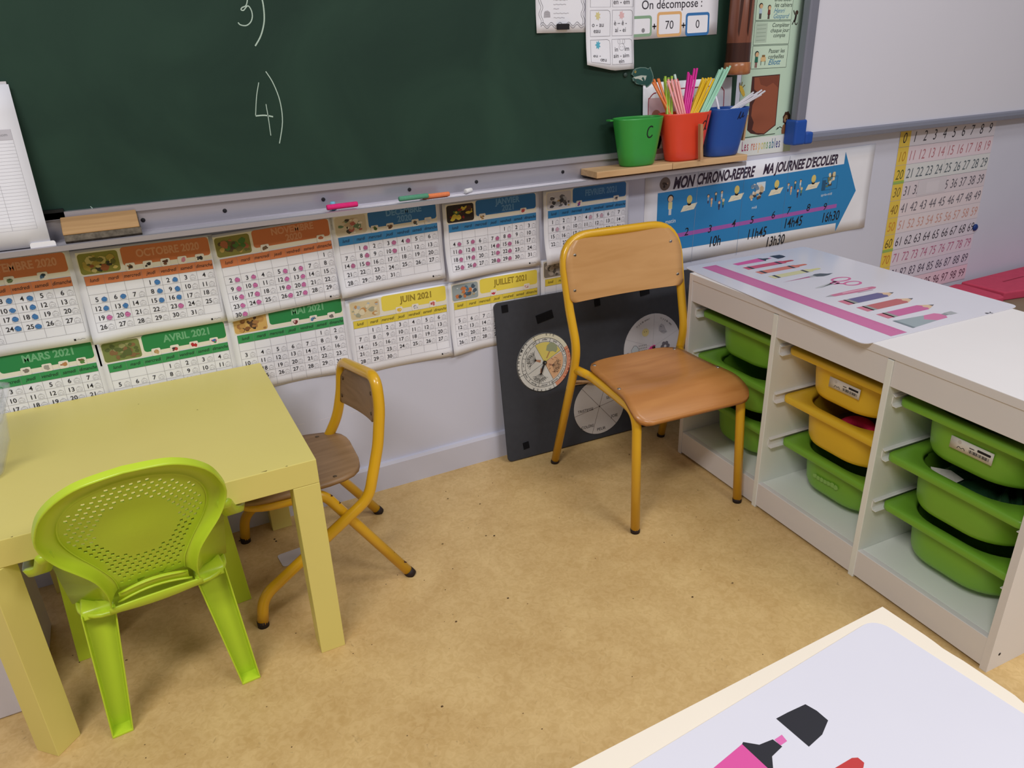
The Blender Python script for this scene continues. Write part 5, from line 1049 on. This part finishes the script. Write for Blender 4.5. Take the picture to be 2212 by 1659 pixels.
# ------------------------------------------------------------------ printed desk mats and the near table
def desk_mat(name, label, mp, org, w0=-.05, w1=.610, n0=-.030, n1=.470, skew=0):
    """white laminated mat; s runs along the ruler, n across it"""
    mb = MB(); base = M('D6D5E0', .22, .5, .015, 5, 'laminated mat', coat=.3)
    mb.prism([(u, v+(skew*(w1-u)/(w1-w0) if v < (n0+n1)/2 else 0)) for u, v in rrect(w0, n0, w1, n1, .018, 6)], mp, 0, .0016, base); a = Art()
    def A(L): a.L = 8+L
    RU, RUD = M('C4689C', .3), M('B05A88', .3)
    A(0); a.rect(-.022, .058, .604, .106, RU, 8, 1); A(1)
    for k in range(62): a.rect(-.018+k*.01, .106-(.010 if k % 5 else .016), -.0175+k*.01, .106, RUD)
    DK_ = M('2C2C32', .3); G_ = M('8C9096', .3)
    # highlighter and cap
    A(0); a.poly([(-.0155, .250), (.0155, .250), (.0135, .155), (-.006, .152)], M('D2549A', .3)); a.poly([(-.0155, .250), (-.0165, .2525), (-.007, .262), (-.0045, .276), (.005, .277), (.007, .262), (.0165, .2525), (.0155, .250)], DK_); a.poly([(-.0035, .277), (.0035, .2765), (.0035, .285), (-.0035, .2865)], M('D46CAA', .3))
    a.poly([(-.018, .296), (-.017, .310), (-.0145, .331), (-.004, .3335), (.0085, .333), (.0155, .316), (.0175, .296)], DK_)
    # crayons
    for s, c, t in ((.050, 'C44A6A', 'B83C3C'), (.100, 'CC7462', 'C86A54'), (.150, 'CBC89A', 'D0CC8C')):
        A(0); m = M(c, .3); a.rect(s-.0125, .150, s+.0125, .285, m); a.poly([(s-.0115, .285), (s-.0075, .289), (s-.0055, .317), (s-.003, .3215), (s+.003, .3215), (s+.0055, .317), (s+.0075, .289), (s+.0115, .285)], M(t, .3)); A(1)
        for y in (.163, .262): a.rect(s-.0125, y, s+.0125, y+.009, DK_)
    # brush
    A(0); a.poly([(.1985, .146), (.1925, .238), (.2005, .238)], M('A8547C', .3)); a.poly([(.1915, .238), (.2015, .238), (.203, .257), (.189, .257)], M('A4A8AC', .3)); a.poly([(.188, .256), (.204, .256), (.2105, .272), (.209, .292), (.2005, .316), (.1975, .30), (.186, .285), (.184, .268)], M('4A525A', .3))
    # scissors
    PKM = M('C85C92', .3)
    A(0); a.poly([(.276, .176), (.262, .238), (.270, .243), (.281, .182)], M('B4B6BA', .3)); a.poly([(.283, .183), (.274, .244), (.266, .24)], M('8E9298', .3)); a.stroke([(.268, .238), (.262, .252), (.268, .262), (.275, .256), (.2755, .24)], .007, PKM, 3)
    a.stroke(circ(.253, .289, .014, 18, .028), .0065, PKM, closed=True); a.stroke(circ(.293, .287, .014, 18, .024), .0065, PKM, closed=True); a.stroke([(.264, .25), (.258, .265)], .009, PKM); a.stroke([(.272, .25), (.285, .264)], .009, PKM)
    # pen
    A(0); a.poly([(.342, .143), (.336, .165), (.350, .166)], M('9A9AA0', .3)); a.poly([(.336, .165), (.334, .24), (.337, .305), (.345, .311), (.352, .3), (.354, .24), (.350, .166)], M('C06A8C', .3)); A(1); a.poly([(.338, .20), (.340, .285), (.346, .285), (.345, .20)], M('D8A0B4', .3)); a.stroke([(.357, .235), (.358, .285)], .002, M('9A6A84', .3))
    for s, c in ((.397, '5A5688'), (.452, 'B45C60'), (.508, 'C05C94')):
        A(0); a.poly([(s-.0165, .143), (s+.0165, .143), (s+.0165, .165), (s-.0165, .165)], M('C46C84', .3)); a.rect(s-.0165, .160, s+.0165, .176, M('8C8E8C', .3)); a.poly([(s-.0165, .176), (s+.0165, .176), (s+.0165, .274), (s+.008, .281), (s, .275), (s-.008, .281), (s-.0165, .274)], M(c, .3)); a.poly([(s-.0165, .274), (s-.008, .281), (s, .275), (s+.008, .281), (s+.0165, .274), (s+.0055, .299), (s-.0055, .299)], M('D4B494', .3)); a.poly([(s-.0055, .299), (s+.0055, .299), (s, .311)], M('4A4A50', .3))
    A(0); a.poly([(.540, .138), (.592, .138), (.584, .225), (.566, .205), (.548, .226)], M('92A0A6', .3)); a.poly([(.548, .226), (.566, .205), (.584, .225), (.583, .258), (.574, .266), (.558, .266), (.549, .258)], M('C8709C', .3)); a.rect(.560, .266, .572, .278, M('84888C', .3)); a.rect(.5575, .278, .5745, .302, M('A0A4A8', .3)); A(1); a.rect(.540, .138, .592, .146, M('6E7C84', .3)); A(0)
    a.circ(.606, .356, .004, M('5A5A60', .3), 8); a.stroke([(.606, .352), (.608, .366), (.603, .371)], .0025, M('5A5A60', .3)); a.stroke([(.607, .362), (.6115, .369)], .0025, M('5A5A60', .3))
    a.emit(mb, mp); return tag(mb.build(name, org=org), label, 'desk mat', None)
desk_mat('desk_mat', 'white desk mat printed with pink stationery lying on the white drawer unit', lambda u, v, h: Vector(TO)+E1T*u+E2T*v+Vector((0, 0, .5602+h)), (1.5, -.5, .5602), n0=-.026, n1=.462, skew=.044)
a5 = math.radians(4.0)
NT = thing('classroom_table', 'cream edged classroom table in the bottom right corner nearest the viewer', 'table', (.1, -1.75, 0), 0)
CRM = M('E6DCCC', .4, .4, .01, 8, 'cream laminate')
mb = MB(); ta = math.radians(1.0); tmap = lambda u, v, h: Vector((.634+u*math.cos(ta)-v*math.sin(ta), -1.417+u*math.sin(ta)+v*math.cos(ta), h))
edge = [(0, 0), (-1.1, 0), (-1.1, -.6), (0, -.6)]; n = 60; rr_ = random.Random(5)
wav = [(-.0006-(.0016*max(0, math.sin(k*1.1))*(.055 < .6*k/n < .085)+.0028*max(0, math.sin(k*.9))*(.6*k/n > .115)), -.6*k/n) for k in range(n, -1, -1)]
mb.prism([(-1.1, 0), (-1.1, -.6)]+wav, tmap, .5775, .5800, CRM); mb.build('tabletop', NT)
mb = MB(); mb.prism([(-1.1, 0), (-1.1, -.6), (0, -.6), (0, 0)], tmap, .557, .5774, M('A89C8C', .6, .2, .05, 60, 'chipboard')); mb.build('tabletop_edge', NT)
for u, v in ((-.06, -.06), (-1.04, -.06), (-1.04, -.54), (-.06, -.54)):
    p = tmap(u, v, 0); mb = MB(); mb.tube([p, p+Vector((0, 0, .5565))], .016, M('8A8C90', .35, metal=.6), 16); mb.build('leg', NT)
cap = (.444, -1.488); ca, sa = math.cos(a5), math.sin(a5)
# n -> +x, s -> -y, turned a little
nm_ = lambda u, v, h: Vector((cap[0]+(v-.3145)*ca+(u-0)*sa, cap[1]+(v-.3145)*sa-(u-0)*ca, .5803+h))
desk_mat('desk_mat', 'white desk mat with a pink highlighter and its black cap on the nearest table', nm_, (.4, -1.6, .5803), n1=.484)

for o in bpy.data.objects:
    if '_o' in o: del o['_o']
